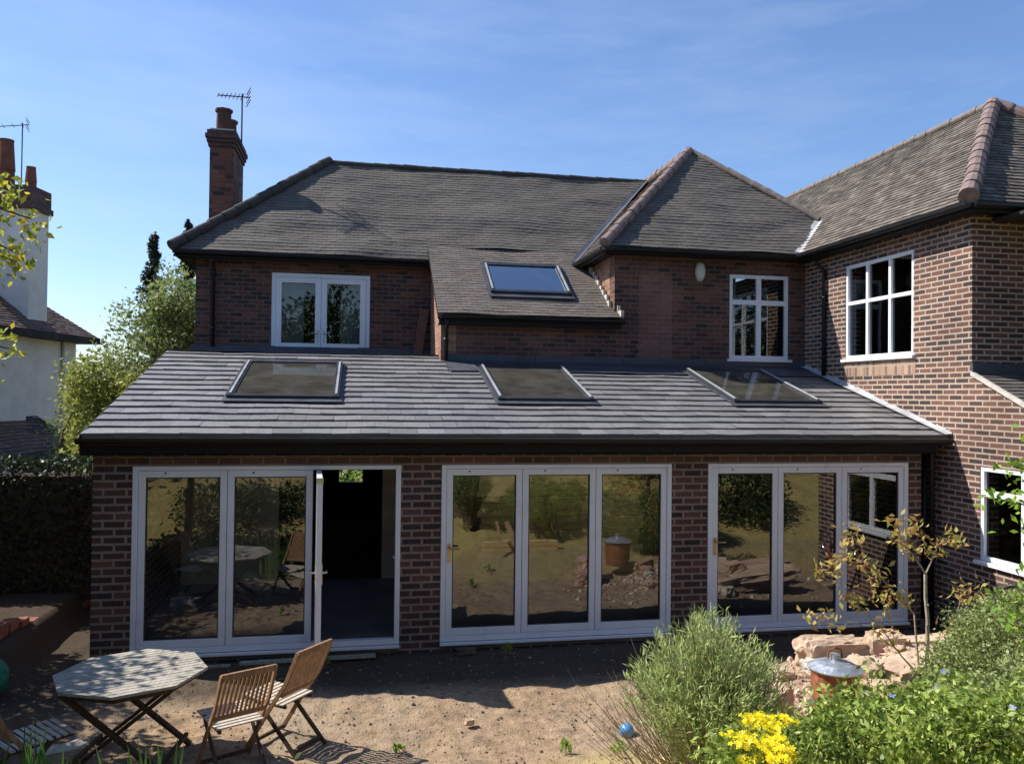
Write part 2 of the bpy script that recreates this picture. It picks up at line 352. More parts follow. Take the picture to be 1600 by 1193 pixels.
def tiles(name, polys, O, Uv, Vv, gauge, width, th, mat, parent, sag=.0, sagscale=(.5, 1.2), jit=.003, seed=1, bond=True):
    """polys: convex outlines in (u,v) metres on the slope; O origin, Uv along the eave, Vv up the slope"""
    O = Vector(O); Uv = Vector(Uv).normalized(); Vv = Vector(Vv).normalized(); N = Uv.cross(Vv)
    if N.z < 0: N = -N
    rn = random.Random(seed); mb = MB()
    us = [p[0] for P in polys for p in P]; vs = [p[1] for P in polys for p in P]
    hps = [halfplanes(P) for P in polys]
    def lift(u, v):
        if not sag: return 0
        return sag*(noise.noise(Vector((u*sagscale[0], v*sagscale[1], seed)))+.45*noise.noise(Vector((u*sagscale[0]*2.6, v*sagscale[1]*2.6, seed+5))))
    def P3(u, v, h): return O + Uv*u + Vv*v + N*(h+lift(u, v))
    for r in range(int(math.floor(min(vs)/gauge)), int(math.ceil(max(vs)/gauge))):
        v0, v1 = r*gauge, (r+1)*gauge
        off = (width/2 if r % 2 and bond else 0) + rn.uniform(-.01, .01)
        for c in range(int(math.floor(min(us)/width))-1, int(math.ceil(max(us)/width))+1):
            a, b = c*width+off, (c+1)*width+off-.003
            rnd = rn.random(); j0 = rn.uniform(-jit, jit); j1 = rn.uniform(-jit, jit)
            q = [(a, v0), (b, v0), (b, v1), (a, v1)]
            for hs in hps:
                pl = q
                for h in hs:
                    pl = clip(pl, h)
                    if len(pl) < 3: break
                if len(pl) < 3: continue
                top = []
                for (u, v) in pl:
                    k = (v-v0)/gauge; ed = (u-a)/(b-a)
                    top.append(P3(u, v, th*(1-k)+.004+j0*(1-k)*(1-ed)+j1*(1-k)*ed))
                mb.poly(top, rnd)
                for i in range(len(pl)):   # riser at the tail of the tile
                    p, s2 = pl[i], pl[(i+1) % len(pl)]
                    if abs(p[1]-v0) < 1e-5 and abs(s2[1]-v0) < 1e-5:
                        mb.poly([top[(i+1) % len(pl)], top[i], P3(p[0], v0, -.012), P3(s2[0], v0, -.012)], rnd*.6)
    return mb.build(name, mat, parent)
def slab(polys3, th, name, mat, parent):
    mb = MB()
    for P in polys3:
        P = [Vector(p) for p in P]; dz = Vector((0, 0, -th))
        mb.poly(P); mb.poly([p+dz for p in reversed(P)])
        for i in range(len(P)): mb.poly([P[i], P[i]+dz, P[(i+1) % len(P)]+dz, P[(i+1) % len(P)]])
    return mb.build(name, mat, parent)
def hips(name, p0, p1, rad, mat, parent, seg=.3, rnd=1):
    p0, p1 = Vector(p0), Vector(p1); L = (p1-p0).length; n = max(1, int(L/seg)); rn = random.Random(rnd); mb = MB()
    d = (p1-p0)/n
    for k in range(n):
        a = p0+d*k; b = p0+d*(k+1.12) if k < n-1 else p1
        j = Vector((rn.uniform(-.006, .006), rn.uniform(-.006, .006), rn.uniform(-.006, .006)))
        mb.tube([a+j, a+j+(b-a)*.08, b+j], [rad*1.10, rad*1.12, rad*.95], 12)
    return mb.build(name, mat, parent)

# walls with holes --------------------------------------------------------------
def wall(name, axis, c, th, u0, u1, z0, z1, holes, mat, parent, build=True, mb=None):
    """axis 'y': front face at y=c, body behind (c+th); axis 'x': face at x=c. u is the other horizontal axis"""
    mb = mb or MB()
    us = sorted({u0, u1, *[h[0] for h in holes], *[h[1] for h in holes]}); zs = sorted({z0, z1, *[h[2] for h in holes], *[h[3] for h in holes]})
    us = [u for u in us if u0 <= u <= u1]; zs = [z for z in zs if z0 <= z <= z1]
    def P(u, d, z): return (u, c+d, z) if axis == 'y' else (c+d, u, z)
    def hole(u, z): return any(h[0] < u < h[1] and h[2] < z < h[3] for h in holes)
    S = [[not hole((us[i]+us[i+1])/2, (zs[j]+zs[j+1])/2) for j in range(len(zs)-1)] for i in range(len(us)-1)]
    for i in range(len(us)-1):
        for j in range(len(zs)-1):
            if not S[i][j]: continue
            a, b, e, f = us[i], us[i+1], zs[j], zs[j+1]
            mb.poly([P(a,0,e), P(b,0,e), P(b,0,f), P(a,0,f)]); mb.poly([P(a,th,e), P(a,th,f), P(b,th,f), P(b,th,e)])
            if i == 0 or not S[i-1][j]: mb.poly([P(a,0,e), P(a,0,f), P(a,th,f), P(a,th,e)])
            if i == len(us)-2 or not S[i+1][j]: mb.poly([P(b,0,e), P(b,th,e), P(b,th,f), P(b,0,f)])
            if j == 0 or not S[i][j-1]: mb.poly([P(a,0,e), P(a,th,e), P(b,th,e), P(b,0,e)])
            if j == len(zs)-2 or not S[i][j+1]: mb.poly([P(a,0,f), P(b,0,f), P(b,th,f), P(a,th,f)])
    return mb.build(name, mat, parent, uv=True) if build else mb
def prism(mb, axis, c, th, pts):
    def P(u, d, z): return (u, c+d, z) if axis == 'y' else (c+d, u, z)
    mb.poly([P(u, 0, z) for u, z in pts]); mb.poly([P(u, th, z) for u, z in reversed(pts)])
    for i in range(len(pts)):
        a, b = pts[i], pts[(i+1) % len(pts)]; mb.poly([P(a[0],0,a[1]), P(a[0],th,a[1]), P(b[0],th,b[1]), P(b[0],0,b[1])])
    return mb

# foliage -------------------------------------------------------------------------
def leaf_arrays(C, size, aspect=.5, upbias=.3, fold=.25, dirs=None):
    n = len(C); d = rng.normal(size=(n, 3)) if dirs is None else dirs + rng.normal(size=(n, 3))*.35
    d[:, 2] += upbias*(dirs is None); d /= np.linalg.norm(d, axis=1)[:, None]
    a = np.cross(d, rng.normal(size=(n, 3))); a /= np.linalg.norm(a, axis=1)[:, None]; b = np.cross(d, a)
    s = size*rng.uniform(.6, 1.35, n)[:, None]
    v0 = C - d*s*.5; v1 = C + a*s*aspect*.5 + b*s*fold*.3; v2 = C + d*s*.5; v3 = C - a*s*aspect*.5 + b*s*fold*.3
    V = np.stack([v0, v1, v2, v3], 1).reshape(-1, 3); F = np.arange(4*n).reshape(-1, 4)
    return V, F
def blob_points(blobs, n, shell=.55, clump=.0, clumps=0):
    vols = np.array([b[3]*b[4]*b[5] for b in blobs]); pick = rng.choice(len(blobs), n, p=vols/vols.sum()); B = np.array(blobs)[pick]
    d = rng.normal(size=(n, 3)); d /= np.linalg.norm(d, axis=1)[:, None]
    r = 1-(1-shell)*rng.random(n)**1.5
    r *= 1+.12*np.sin(d[:, 0]*7+B[:, 0]*3)*np.cos(d[:, 2]*6+B[:, 1]*2)+rng.normal(size=n)*.06
    P = B[:, :3] + d*r[:, None]*B[:, 3:6]
    if clumps:
        K = P[rng.choice(n, clumps)]; idx = rng.integers(0, clumps, n); far = rng.random(n) < .8
        Q = K[idx] + rng.normal(size=(n, 3))*clump; P = np.where(far[:, None], Q, P)
        rnd = (rng.random(clumps)[idx]*.55+rng.random(n)*.45)
    else: rnd = rng.random(n)
    return P, rnd
def foliage(name, blobs, n, size, mat, parent=None, aspect=.5, shell=.5, clump=.1, clumps=0, loc=None, floor=None):
    P, r = blob_points(blobs, n, shell, clump, clumps)
    if floor is not None:
        k = P[:, 2] > floor; P = P[k]; r = r[k]
    V, F = leaf_arrays(P, size, aspect); return fast(name, V, F, r, mat, parent, loc)
def limb(mb, p0, p1, r0, r1, wob=.08, n=5, k=6):
    p0, p1 = Vector(p0), Vector(p1); L = (p1-p0).length; pts = []
    for i in range(n+1):
        t = i/n; w_ = wob*L*math.sin(math.pi*t); pts.append(p0.lerp(p1, t)+Vector((random.uniform(-w_, w_), random.uniform(-w_, w_), random.uniform(-w_, w_)*.5)))
    mb.tube(pts, [r0+(r1-r0)*i/n for i in range(n+1)], k); return pts

# ================================================================== ground
GZ = -.12
def sm(t): t = max(0., min(1., t)); return t*t*(3-2*t)
def gh(x, y):
    h = GZ
    b = sm((5.7-y)/5.2)*1.42
    k = sm((x-2.3)/.25)*sm((5.3-x)/.25)
    if k > 0 and y < 5.6:
        s = math.floor(b/.2)*.2+.2*sm(((b/.2) % 1)*3-1.6); b = b*(1-k)+s*k
    h += b
    h += .36*math.exp(-((x-5.3)/1.15)**2-((y-7.4)/.9)**2)
    h += .34*sm((x-1.3)/1.0)*sm((6.9-y)/1.3)*(1 if y > 2 else 0)
    h += .30*sm((-3.55-x-(10.4-y)*-.02)/.25)*sm((y-8.3)/1.)
    if abs(x) < 14 and -6 < y < 14:
        f = .5 if y > 9 else 1
        h += f*(.04*noise.noise(Vector((x*.9, y*.9, 0)))+.030*noise.noise(Vector((x*3.1, y*3.1, 3)))+.018*noise.noise(Vector((x*9, y*9, 7)))+.009*noise.noise(Vector((x*22, y*22, 7))))
    if y > 9.66: h = min(h, -.14) if x > -3.2 else h
    return h
def axis_pts(lo, a, b, hi, fine):
    p = list(np.arange(a, b+1e-6, fine)); s = fine; v = a; left = []
    while v > lo: s *= 1.28; v -= s; left.append(max(v, lo))
    s = fine; v = p[-1]; right = []
    while v < hi: s *= 1.28; v += s; right.append(min(v, hi))
    return left[::-1]+p+right
xs = axis_pts(-400, -4.6, 7.6, 400, .045); ys = axis_pts(-300, 5.2, 10.0, 500, .04)
V = [(x, y, gh(x, y)) for y in ys for x in xs]; nx = len(xs)
F = [(j*nx+i, j*nx+i+1, (j+1)*nx+i+1, (j+1)*nx+i) for j in range(len(ys)-1) for i in range(nx-1)]
m, n, l, b = newmat('bare sandy soil', .95, .1)
tc = n.new('ShaderNodeTexCoord'); ob = tc.outputs['Object']
n1 = noise_n(n, l, ob, .9, 6, .6); n2 = noise_n(n, l, ob, 7, 6, .65); n3 = noise_n(n, l, ob, 55, 4, .6); n4 = noise_n(n, l, ob, 2.2, 5, .7)
r = ramp(n, [(.25, (.19, .13, .082)), (.5, (.325, .228, .145)), (.75, (.43, .315, .208))]); l.new(n2.outputs[0], r.inputs[0])
c = mixc(n, l, r.outputs[0], (.34, .29, .21), maprange(n, l, n1.outputs[0], .45, .65, 0, .6))
c = mixc(n, l, c, (.13, .095, .065), maprange(n, l, n4.outputs[0], .52, .68, 0, .7))
n5 = noise_n(n, l, ob, 16, 5, .7)
c = mixc(n, l, c, (.09, .065, .045), maprange(n, l, n5.outputs[0], .56, .70, 0, .6))
c = mixc(n, l, c, (.44, .34, .26), maprange(n, l, n5.outputs[0], .42, .30, 0, .5))
c = mixc(n, l, c, (.10, .075, .05), maprange(n, l, n3.outputs[0], .58, .74, 0, .6))
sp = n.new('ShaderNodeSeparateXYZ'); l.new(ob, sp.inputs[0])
# soil by the house darkened to paint in the eave shade, left border darkened to paint in the trees' shade, grass at the top of the bank and further away
def mul(a, b_):
    x = n.new('ShaderNodeMath'); x.operation = 'MULTIPLY'; l.new(a, x.inputs[0])
    if isinstance(b_, (int, float)): x.inputs[1].default_value = b_
    else: l.new(b_, x.inputs[1])
    return x.outputs[0]
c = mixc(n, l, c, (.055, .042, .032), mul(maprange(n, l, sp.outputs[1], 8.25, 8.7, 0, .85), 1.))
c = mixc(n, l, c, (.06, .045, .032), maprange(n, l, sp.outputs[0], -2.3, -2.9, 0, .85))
gr = ramp(n, [(.3, (.07, .07, .03)), (.7, (.20, .17, .09))]); l.new(n2.outputs[0], gr.inputs[0])
c = mixc(n, l, c, (.36, .29, .13), mul(maprange(n, l, sp.outputs[1], 6.9, 6.4, 0, .75), maprange(n, l, sp.outputs[0], 1.35, 1.9, 0, 1)))
stw = ramp(n, [(.3, (.30, .24, .08)), (.7, (.50, .40, .16))]); l.new(n4.outputs[0], stw.inputs[0])
c = mixc(n, l, c, stw.outputs[0], maprange(n, l, sp.outputs[1], 5.6, 4.9, 0, .85))
c = mixc(n, l, c, gr.outputs[0], maprange(n, l, sp.outputs[1], 1.8, .6, 0, .9))
c = mixc(n, l, c, gr.outputs[0], maprange(n, l, sp.outputs[1], 14, 16, 0, 1))
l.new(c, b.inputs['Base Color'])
ad = n.new('ShaderNodeMath'); ad.operation = 'MULTIPLY_ADD'; l.new(n3.outputs[0], ad.inputs[0]); ad.inputs[1].default_value = .4; l.new(n2.outputs[0], ad.inputs[2])
bp = n.new('ShaderNodeBump'); bp.inputs['Strength'].default_value = .9; bp.inputs['Distance'].default_value = .045
l.new(ad.outputs[0], bp.inputs['Height']); l.new(bp.outputs[0], b.inputs['Normal'])
M['soil'] = m
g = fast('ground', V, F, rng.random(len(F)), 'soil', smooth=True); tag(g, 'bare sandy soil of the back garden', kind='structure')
# crumbs of soil and small stones
mb = MB()
for i in range(2600):
    x = random.uniform(-3.6, 4.5); y = random.uniform(6.2, 9.5); s = random.choice([.006, .009, .010, .012, .018])*random.uniform(.7, 1.3)
    z = gh(x, y)+s*.2; a = random.random()*6
    pts = [(x+s*math.cos(a+t)*random.uniform(.7, 1.3), y+s*math.sin(a+t)*random.uniform(.7, 1.3), z) for t in (0, 1.57, 3.14, 4.71)]
    top = (x, y, z+s*.7); rr = random.random()
    for k in range(4): mb.poly([pts[k], pts[(k+1) % 4], top], rr)
M['crumb'] = tilemat('soil crumbs', [(0, (.10, .07, .05)), (.8, (.27, .19, .135)), (1, (.40, .32, .24))], .9, .2)
tag(mb.build('gravel', 'crumb'), 'small stones and crumbs of soil scattered over the bare ground', 'gravel', kind='stuff')

# ================================================================== the house
H = empty('brick_house', (2.4, 14, GZ), 'large dark red brick house with tiled hipped roofs, long rear extension and side wing', 'house')
YF, EY = 9.72, 9.50            # extension front wall, eave
RS = .28; L1 = math.sqrt(1+RS*RS)
def rz(y): return 2.457+RS*(y-EY)
DOORS = [(-2.517, .478), (.958, 3.879), (4.3675, 7.232)]
# extension walls
wall('wall', 'y', YF, .28, -2.93, 7.43, -.3, 2.24, [(a, b, -.12, 2.1) for a, b in DOORS], 'brick_ext', H)
mb = MB(); prism(mb, 'x', -2.93, .25, [(YF+.28, -.3), (15.15, -.3), (15.15, 3.55), (13.43, rz(13.43)-.06), (YF+.28, rz(YF+.28)-.06)]); mb.build('side_wall', 'brick_ext', H, uv=True)
# lintel course over the doors
mb = MB(); mb.box(-2.932, 7.432, YF-.004, YF+.02, 2.118, 2.206)
mb.build('lintel', 'lintel', H, uv=True)
# interior of the extension
mb = MB(); mb.box(-2.68, 7.6, YF+.02, 13.1, -.14, -.005); mb.build('floor', 'screed', H)
wall('inner_wall', 'y', 13.102, .2, -2.68, 1.2, -.1, 3.4, [(-1.25, .35, -.1, 2.05)], 'plaster', H)
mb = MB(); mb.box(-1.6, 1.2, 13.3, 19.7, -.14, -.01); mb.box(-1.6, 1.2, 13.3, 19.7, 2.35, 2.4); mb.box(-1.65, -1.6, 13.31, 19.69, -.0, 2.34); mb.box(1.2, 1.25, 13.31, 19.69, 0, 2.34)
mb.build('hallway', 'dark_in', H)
# rear extension roof
RL = [(-1.69, -.30), (1.83, 3.17), (5.26, 6.62)]; RY0, RY1 = 10.82, 12.66
def vy(y): return (y-EY)*L1
def cut(u0, u1, y0, y1, lights):
    out = []; x = u0
    for a, b in lights:
        out.append([(x, y0), (a, y0), (a, y1), (x, y1)])
        if y0 < RY0: out.append([(a, y0), (b, y0), (b, RY0), (a, RY0)])
        if y1 > RY1: out.append([(a, RY1), (b, RY1), (b, y1), (a, y1)])
        x = b
    out.append([(x, y0), (u1, y0), (u1, y1), (x, y1)]); return out
P1 = cut(-3.0, 1.32, EY, 13.43, RL[:1]); P2 = cut(1.32, 7.688, EY, 12.45, RL[1:])
VV = (0, 1/L1, RS/L1)
roof = tiles('roof', [[(u, vy(y)) for u, y in P] for P in P1+P2], (0, EY, 2.457), (1, 0, 0), VV, .262, .33, .023, 'tile_ext', H, sag=.009, sagscale=(1.6, 1.1), jit=.005, seed=3)
deckP = cut(-2.99, 1.32, EY+.02, 13.43, RL[:1])+cut(1.32, 7.688, EY+.02, 13.1, RL[1:])
slab([[(u, y, rz(y)-.02) for u, y in P] for P in deckP], .09, 'roof_deck', 'timber_in', roof)
# lead work
mb = MB()
def flat(mb, x0, x1, y0, z0_, y1, z1_, th=.012):
    P = [Vector(p) for p in ((x0,y0,z0_),(x1,y0,z0_),(x1,y1,z1_),(x0,y1,z1_))]; dz = Vector((0,0,-th))
    mb.poly(P); mb.poly([p+dz for p in reversed(P)])
    for i in range(4): mb.poly([P[i], P[i]+dz, P[(i+1) % 4]+dz, P[(i+1) % 4]])
xx = 1.32
k = 0
while xx < 7.68:
    x2 = min(xx+1.5, 7.685); flat(mb, xx, x2-.01, 12.40, rz(12.40)+.045+.006*(k % 2), 13.098, rz(13.098)+.03); mb.box(xx, x2-.01, 13.072, 13.096, rz(13.1)+.0, rz(13.1)+.13+.006*(k % 2)); xx = x2; k += 1
xx = -2.99
while xx < 1.31:
    x2 = min(xx+1.45, 1.31); flat(mb, xx, x2-.01, 13.38, rz(13.38)+.045+.005*(k % 2), 15.148, 3.63); mb.box(xx, x2-.01, 15.118, 15.148, 3.6, 3.77+.008*(k % 2)); xx = x2; k += 1
mb.build('flashing', 'lead', roof)
# stepped pale flashing against the wing
mb = MB(); y = EY-.05; rn = random.Random(4)
while y < 13.05:
    y2 = min(y+.3, 13.09); hgt = .075+rn.uniform(-.012, .02)
    mb.poly([(7.676, y, rz(y)+.02), (7.676, y2, rz(y2)+.02), (7.676, y2, rz(y2)+hgt+.02), (7.676, y, rz(y)+hgt)])
    mb.poly([(7.686, y, rz(y)+hgt), (7.676, y, rz(y)+hgt), (7.676, y2, rz(y2)+hgt+.02), (7.686, y2, rz(y2)+hgt+.02)])
    mb.poly([(7.58, y, rz(y)+.048), (7.676, y, rz(y)+.055), (7.676, y2, rz(y2)+.055), (7.58, y2, rz(y2)+.048)])
    y = y2+.0
mb.build('flashing', 'lead_pale', roof)
# verge on the left edge, eave boards and gutter
mb = MB(); mb.box(-3.0, 7.50, EY+.03, YF+.03, 2.235, 2.25)
mb.box(-3.0, 7.50, EY+.03, EY+.055, 2.24, 2.435)
mb.build('fascia', 'soffit', H)
def gutter(name, pts, parent, r=.055):
    mb = MB(); pts = [Vector(p) for p in pts]
    for a, b in zip(pts[:-1], pts[1:]):
        d = (b-a).normalized(); s = d.cross(Vector((0, 0, 1)))
        prof = [(-r, .0), (-r*.92, -r*.6), (-r*.5, -r*1.0), (0, -r*1.12), (r*.5, -r*1.0), (r*.92, -r*.6), (r, 0), (r*.8, 0), (r*.7, -r*.5), (0, -r*.9), (-r*.7, -r*.5), (-r*.8, 0)]
        ring = lambda p: [p+s*q[0]+Vector((0, 0, q[1])) for q in prof]
        A, B = ring(a), ring(b)
        for i in range(len(prof)): mb.poly([A[i], A[(i+1) % 12], B[(i+1) % 12], B[i]])
        mb.poly(A[::-1]); mb.poly(B)
    return mb.build(name, 'black', parent)
gutter('gutter', [(-3.03, EY-.035, 2.425), (7.66, EY-.035, 2.415)], H, .06)
mb = MB(); k = 0
mb.box(-3.02, -2.985, EY+.03, 13.43, 2.24, 2.25)
prism(mb, 'x', -3.012, .02, [(EY+.02, 2.24), (13.43, rz(13.43)-.16), (13.43, rz(13.43)+.01), (EY+.0, rz(EY)+.01)])
mb.build('bargeboard', 'soffit', H)
def pipe(x, y, z0, z1, off=None):
    mb = MB(); pts = [(x, y, z0), (x, y, z1)]
    if off: pts += [(x+off[0]*.5, y+off[1]*.5, z1+.08), (x+off[0], y+off[1], z1+.16)]
    mb.tube(pts, .034, 10)
    z = z0+.3
    while z < z1: mb.tube([(x, y, z), (x, y, z+.05)], .043, 10); z += 1.0
    return mb.build('downpipe', 'black', H, smooth=True)
pipe(7.53, 9.64, -.1, 2.22, (-.02, -.12)); pipe(7.53, 9.78, -.1, 2.22)

# rooflights
def rooflight(xa, xb, y0, y1, zf, sl_, glass='glass_roof'):
    """box frame standing on a slope z=zf(y)"""
    Ls = math.sqrt(1+sl_*sl_); Vv = Vector((0, 1/Ls, sl_/Ls)); N = Vector((0, -sl_/Ls, 1/Ls)); U = Vector((1, 0, 0))
    O = Vector((xa, y0, zf(y0))); W = xb-xa; D = (y1-y0)*Ls
    mt = Matrix((U, Vv, N)).transposed().to_4x4(); mt.translation = O
    root = MB()
    t = .075
    root.box(-.01, t, -.0, D, -.12, .085, mt); root.box(W-t, W+.01, 0, D, -.12, .085, mt)
    root.box(t, W-t, 0, t, -.12, .08, mt); root.box(t, W-t, D-t*1.3, D, -.12, .09, mt)
    fr = root.build('rooflight', 'alu', H)
    c = MB()
    c.box(.015, .045, .06, D-.06, .087, .100, mt); c.build('cover_strip', 'alu_pale', fr); c = MB(); c.box(W-.045, W-.015, .06, D-.06, .087, .100, mt)
    c.build('cover_strip', 'alu_pale', fr)
    gl = MB(); gl.poly([mt @ Vector(p) for p in ((t, t, .07), (W-t, t, .07), (W-t, D-t, .07), (t, D-t, .07))]); gl.build('pane', glass, fr)
    f = MB(); f.box(-.05, -.012, -.06, D+.06, .030, .042, mt); f.box(W+.012, W+.05, -.06, D+.06, .030, .042, mt); f.box(-.05, W+.05, -.13, -.002, .032, .044, mt); f.box(-.05, W+.05, D+.002, D+.07, .032, .046, mt)
    f.build('flashing', 'lead', fr)
    s = MB(); s.box(-.012, .0, 0, D, -.2, -.12, mt); s.box(W, W+.012, 0, D, -.2, -.12, mt); s.box(0, W, -.012, 0, -.2, -.12, mt); s.box(0, W, D, D+.012, -.2, -.12, mt)
    s.build('lining', 'timber_in', fr)
    return fr
for a, b in RL: rooflight(a, b, RY0, RY1, rz, RS)

# bifold doors
def bifold(xa, xb, closed, handle_leaf=None):
    W = xb-xa; fy = YF-.012; f = .062
    mb = MB()
    mb.box(xa+.002, xa+f, fy, fy+.09, -.02, 2.098); mb.box(xb-f, xb-.002, fy, fy+.09, -.02, 2.098)
    mb.box(xa+f, xb-f, fy, fy+.09, 2.098-f*.8, 2.098); mb.box(xa+f, xb-f, fy, fy+.09, -.02, .045)
    mb.box(xa-.0, xb+.0, fy-.05, fy-.002, -.055, -.022)
    d = mb.build('bifold_door', 'upvc', H, bevel=.006)
    iw = (W-2*f)/3; st = .078
    for k in range(3):
        def leaf(mt):
            L = MB(); h0, h1 = .048, 2.098-f*.8-.004
            L.box(.003, st, 0, .06, h0, h1, mt); L.box(iw-st, iw-.003, 0, .06, h0, h1, mt)
            L.box(st, iw-st, 0, .06, h0, h0+.088, mt); L.box(st, iw-st, 0, .06, h1-.075, h1, mt)
            o = L.build('leaf', 'upvc', d, bevel=.005)
            s = MB(); e = .012
            for (x0, x1, z0, z1) in ((st, st+e, h0+.088, h1-.075), (iw-st-e, iw-st, h0+.088, h1-.075), (st+e, iw-st-e, h0+.088, h0+.088+e), (st+e, iw-st-e, h1-.075-e, h1-.075)):
                s.box(x0, x1, .012, .05, z0, z1, mt)
            s.build('seal', 'seal', o)
            p = MB(); p.poly([mt @ Vector(q) for q in ((st+.006, .03, h0+.092), (iw-st-.006, .03, h0+.092), (iw-st-.006, .03, h1-.08), (st+.006, .03, h1-.08))])
            p.build('pane', 'glass', o)
            return o
        if k < closed:
            mt = Matrix.Translation((xa+f+k*iw, fy+.012, 0)); o = leaf(mt)
            v = MB(); v.box(xa+f+k*iw+.05, xa+f+k*iw+.062, fy+.006, fy+.0115, 2.0, 2.012) if False else v.tube([(xa+f+k*iw+iw*.3, fy+.0125, 2.018), (xa+f+k*iw+iw*.3, fy+.006, 2.018)], .011, 8); v.build('screw_cap', 'seal', o)
            if k == handle_leaf:
                hx = xa+f+.04; h = MB(); h.box(hx-.016, hx+.016, fy-.0, fy+.0115, .93, 1.15); h.tube([(hx, fy, 1.1), (hx, fy-.05, 1.1)], .011, 8); h.tube([(hx, fy-.05, 1.1), (hx+.12, fy-.05, 1.1)], .01, 8)
                h.build('handle', 'gold', o)
        else:   # the open leaf swung out at right angles to the wall
            ang = math.radians(-86.5)
            mt = Matrix.Translation((xa+f+k*iw+.035, fy-.012, 0)) @ Matrix.Rotation(ang, 4, 'Z')
            o = leaf(mt); h = MB()
            for s_ in (-1, 1):
                yb = -.001 if s_ < 0 else .061
                h.box(iw-.055, iw-.025, yb, yb+.008*s_, .93, 1.15, mt)
                h.tube([mt @ Vector((iw-.04, yb, 1.05)), mt @ Vector((iw-.04, yb+.05*s_, 1.05)), mt @ Vector((iw-.15, yb+.055*s_, 1.05))], .011, 8)
            h.build('handle', 'metal', o)
            h2 = MB(); h2.box(iw-.06, iw-.0, -.006, .066, 1.99, 2.045, mt); h2.build('roller', 'metal', o)
            c = MB(); c.tube([(xb-f-.002, fy+.03, 1.0), (xb-f-.03, fy+.02, 1.0)], .018, 8); c.build('latch_plate', 'metal', d)
    return d
bifold(*DOORS[0], 2); bifold(*DOORS[1], 3, 0); bifold(*DOORS[2], 3, 0)

# ---- main block
YA, YB, XW = 15.15, 13.10, 7.688
FW = (-1.63, .13, 3.68, 5.11)
wall('wall', 'y', YA, .28, -2.93, 1.25, -.3, 5.34, [FW, (-1.25, .35, -.1, 2.05)], 'brick_main', H)
mb = MB(); mb.box(-2.931, -2.65, YA+.28, 19.95, -.3, 5.34); mb.build('side_wall', 'brick_main', H, uv=True)
wall('rear_wall', 'y', 19.75, .25, -2.65, 12, -.3, 5.34, [(-.50, .05, .80, 1.35)], 'brick_main', H)
# catslide bay front, and the tall bay
mb = MB(); prism(mb, 'x', 1.25, .25, [(YB, 3.2), (YA, 3.2), (YA, 5.55), (YB, 4.26)]); mb.build('cheek_wall', 'brick_sunlit', H, uv=True)
mb = MB(); mb.box(1.501, 4.178, YB, YB+.25, 2.2, 4.24); mb.build('wall', 'brick_main', H, uv=True)
BW = (6.262, 7.375, 3.61, 5.083)
wall('wall', 'y', YB, .28, 4.18, XW, 2.2, 5.37, [BW], 'brick_main', H)
mb = MB(); mb.box(4.179, 4.42, YB+.28, 16.5, 3.4, 5.37); mb.build('side_wall', 'brick_sunlit', H, uv=True)
mb = MB(); mb.box(4.61, 5.21, YB-.003, YB+.05, 3.5, 5.06); mb.build('brick_infill', 'brick_patch', H, uv=True)
# roofs of the main block
MS = .92; LM = math.sqrt(1+MS*MS); ME = (14.85, 5.42); RDY = 17.40; RDZ = 5.42+MS*(RDY-14.85)
vm_ = lambda y: (y-14.85)*LM
BS = .94; LB = math.sqrt(1+BS*BS); BE = (12.80, 5.43); apx = (6.47, 15.42, 5.43+BS*2.62)
WS = .88; LW = math.sqrt(1+WS*WS)
xv = (apx[2]-BS*(0)+0)  # placeholder for the valley solve below
vx = (apx[2]+BS*6.47-5.43+WS*7.4)/(BS+WS); vz = 5.43+WS*(vx-7.4); vyy = 12.8+(vz-5.43)/BS
polyA = [(-3.25, vm_(14.85)), (1.18, vm_(14.85)), (1.18, vm_(RDY)), (-.72, vm_(RDY))]
polyB = [(1.18, vm_(15.15)), (4.26, vm_(15.15)), (6.27, vm_(RDY)), (1.18, vm_(RDY))]
mroof = tiles('roof', [polyA, polyB], (0, 14.85, 5.42), (1, 0, 0), (0, 1/LM, MS/LM), .100, .168, .0075, 'tile_main', H, sag=.05, sagscale=(.55, 1.6), jit=.003, seed=11)
z_ = lambda y: 5.42+MS*(y-14.85)-.10
slab([[(-3.25, 14.85, z_(14.85)), (1.18, 14.85, z_(14.85)), (1.18, RDY, z_(RDY)), (-.72, RDY, z_(RDY))], [(1.18, 15.15, z_(15.15)), (4.26, 15.15, z_(15.15)), (6.27, RDY, z_(RDY)), (1.18, RDY, z_(RDY))],
      [(-.72, RDY, RDZ-.02), (6.4, RDY, RDZ-.02), (6.4, 19.95, 5.4), (-3.25, 19.95, 5.4)]], .04, 'roof_deck', 'soffit', mroof)
tiles('roof_slope', [[(0, 0), (5.1, 0), (2.55, 2.53*LM)]], (-3.25, 14.85, 5.42), (0, 1, 0), (1/LM, 0, MS/LM), .100, .168, .012, 'tile_main', mroof, sag=.02, seed=12)
hips('hip_tiles', (-3.28, 14.82, 5.46), (-.72, 17.40, RDZ+.07), .088, 'hip_dark', mroof)
hips('ridge_tiles', (-.72, 17.40, RDZ+.01), (6.3, 17.40, RDZ+.01), .06, 'hip_dark', mroof)
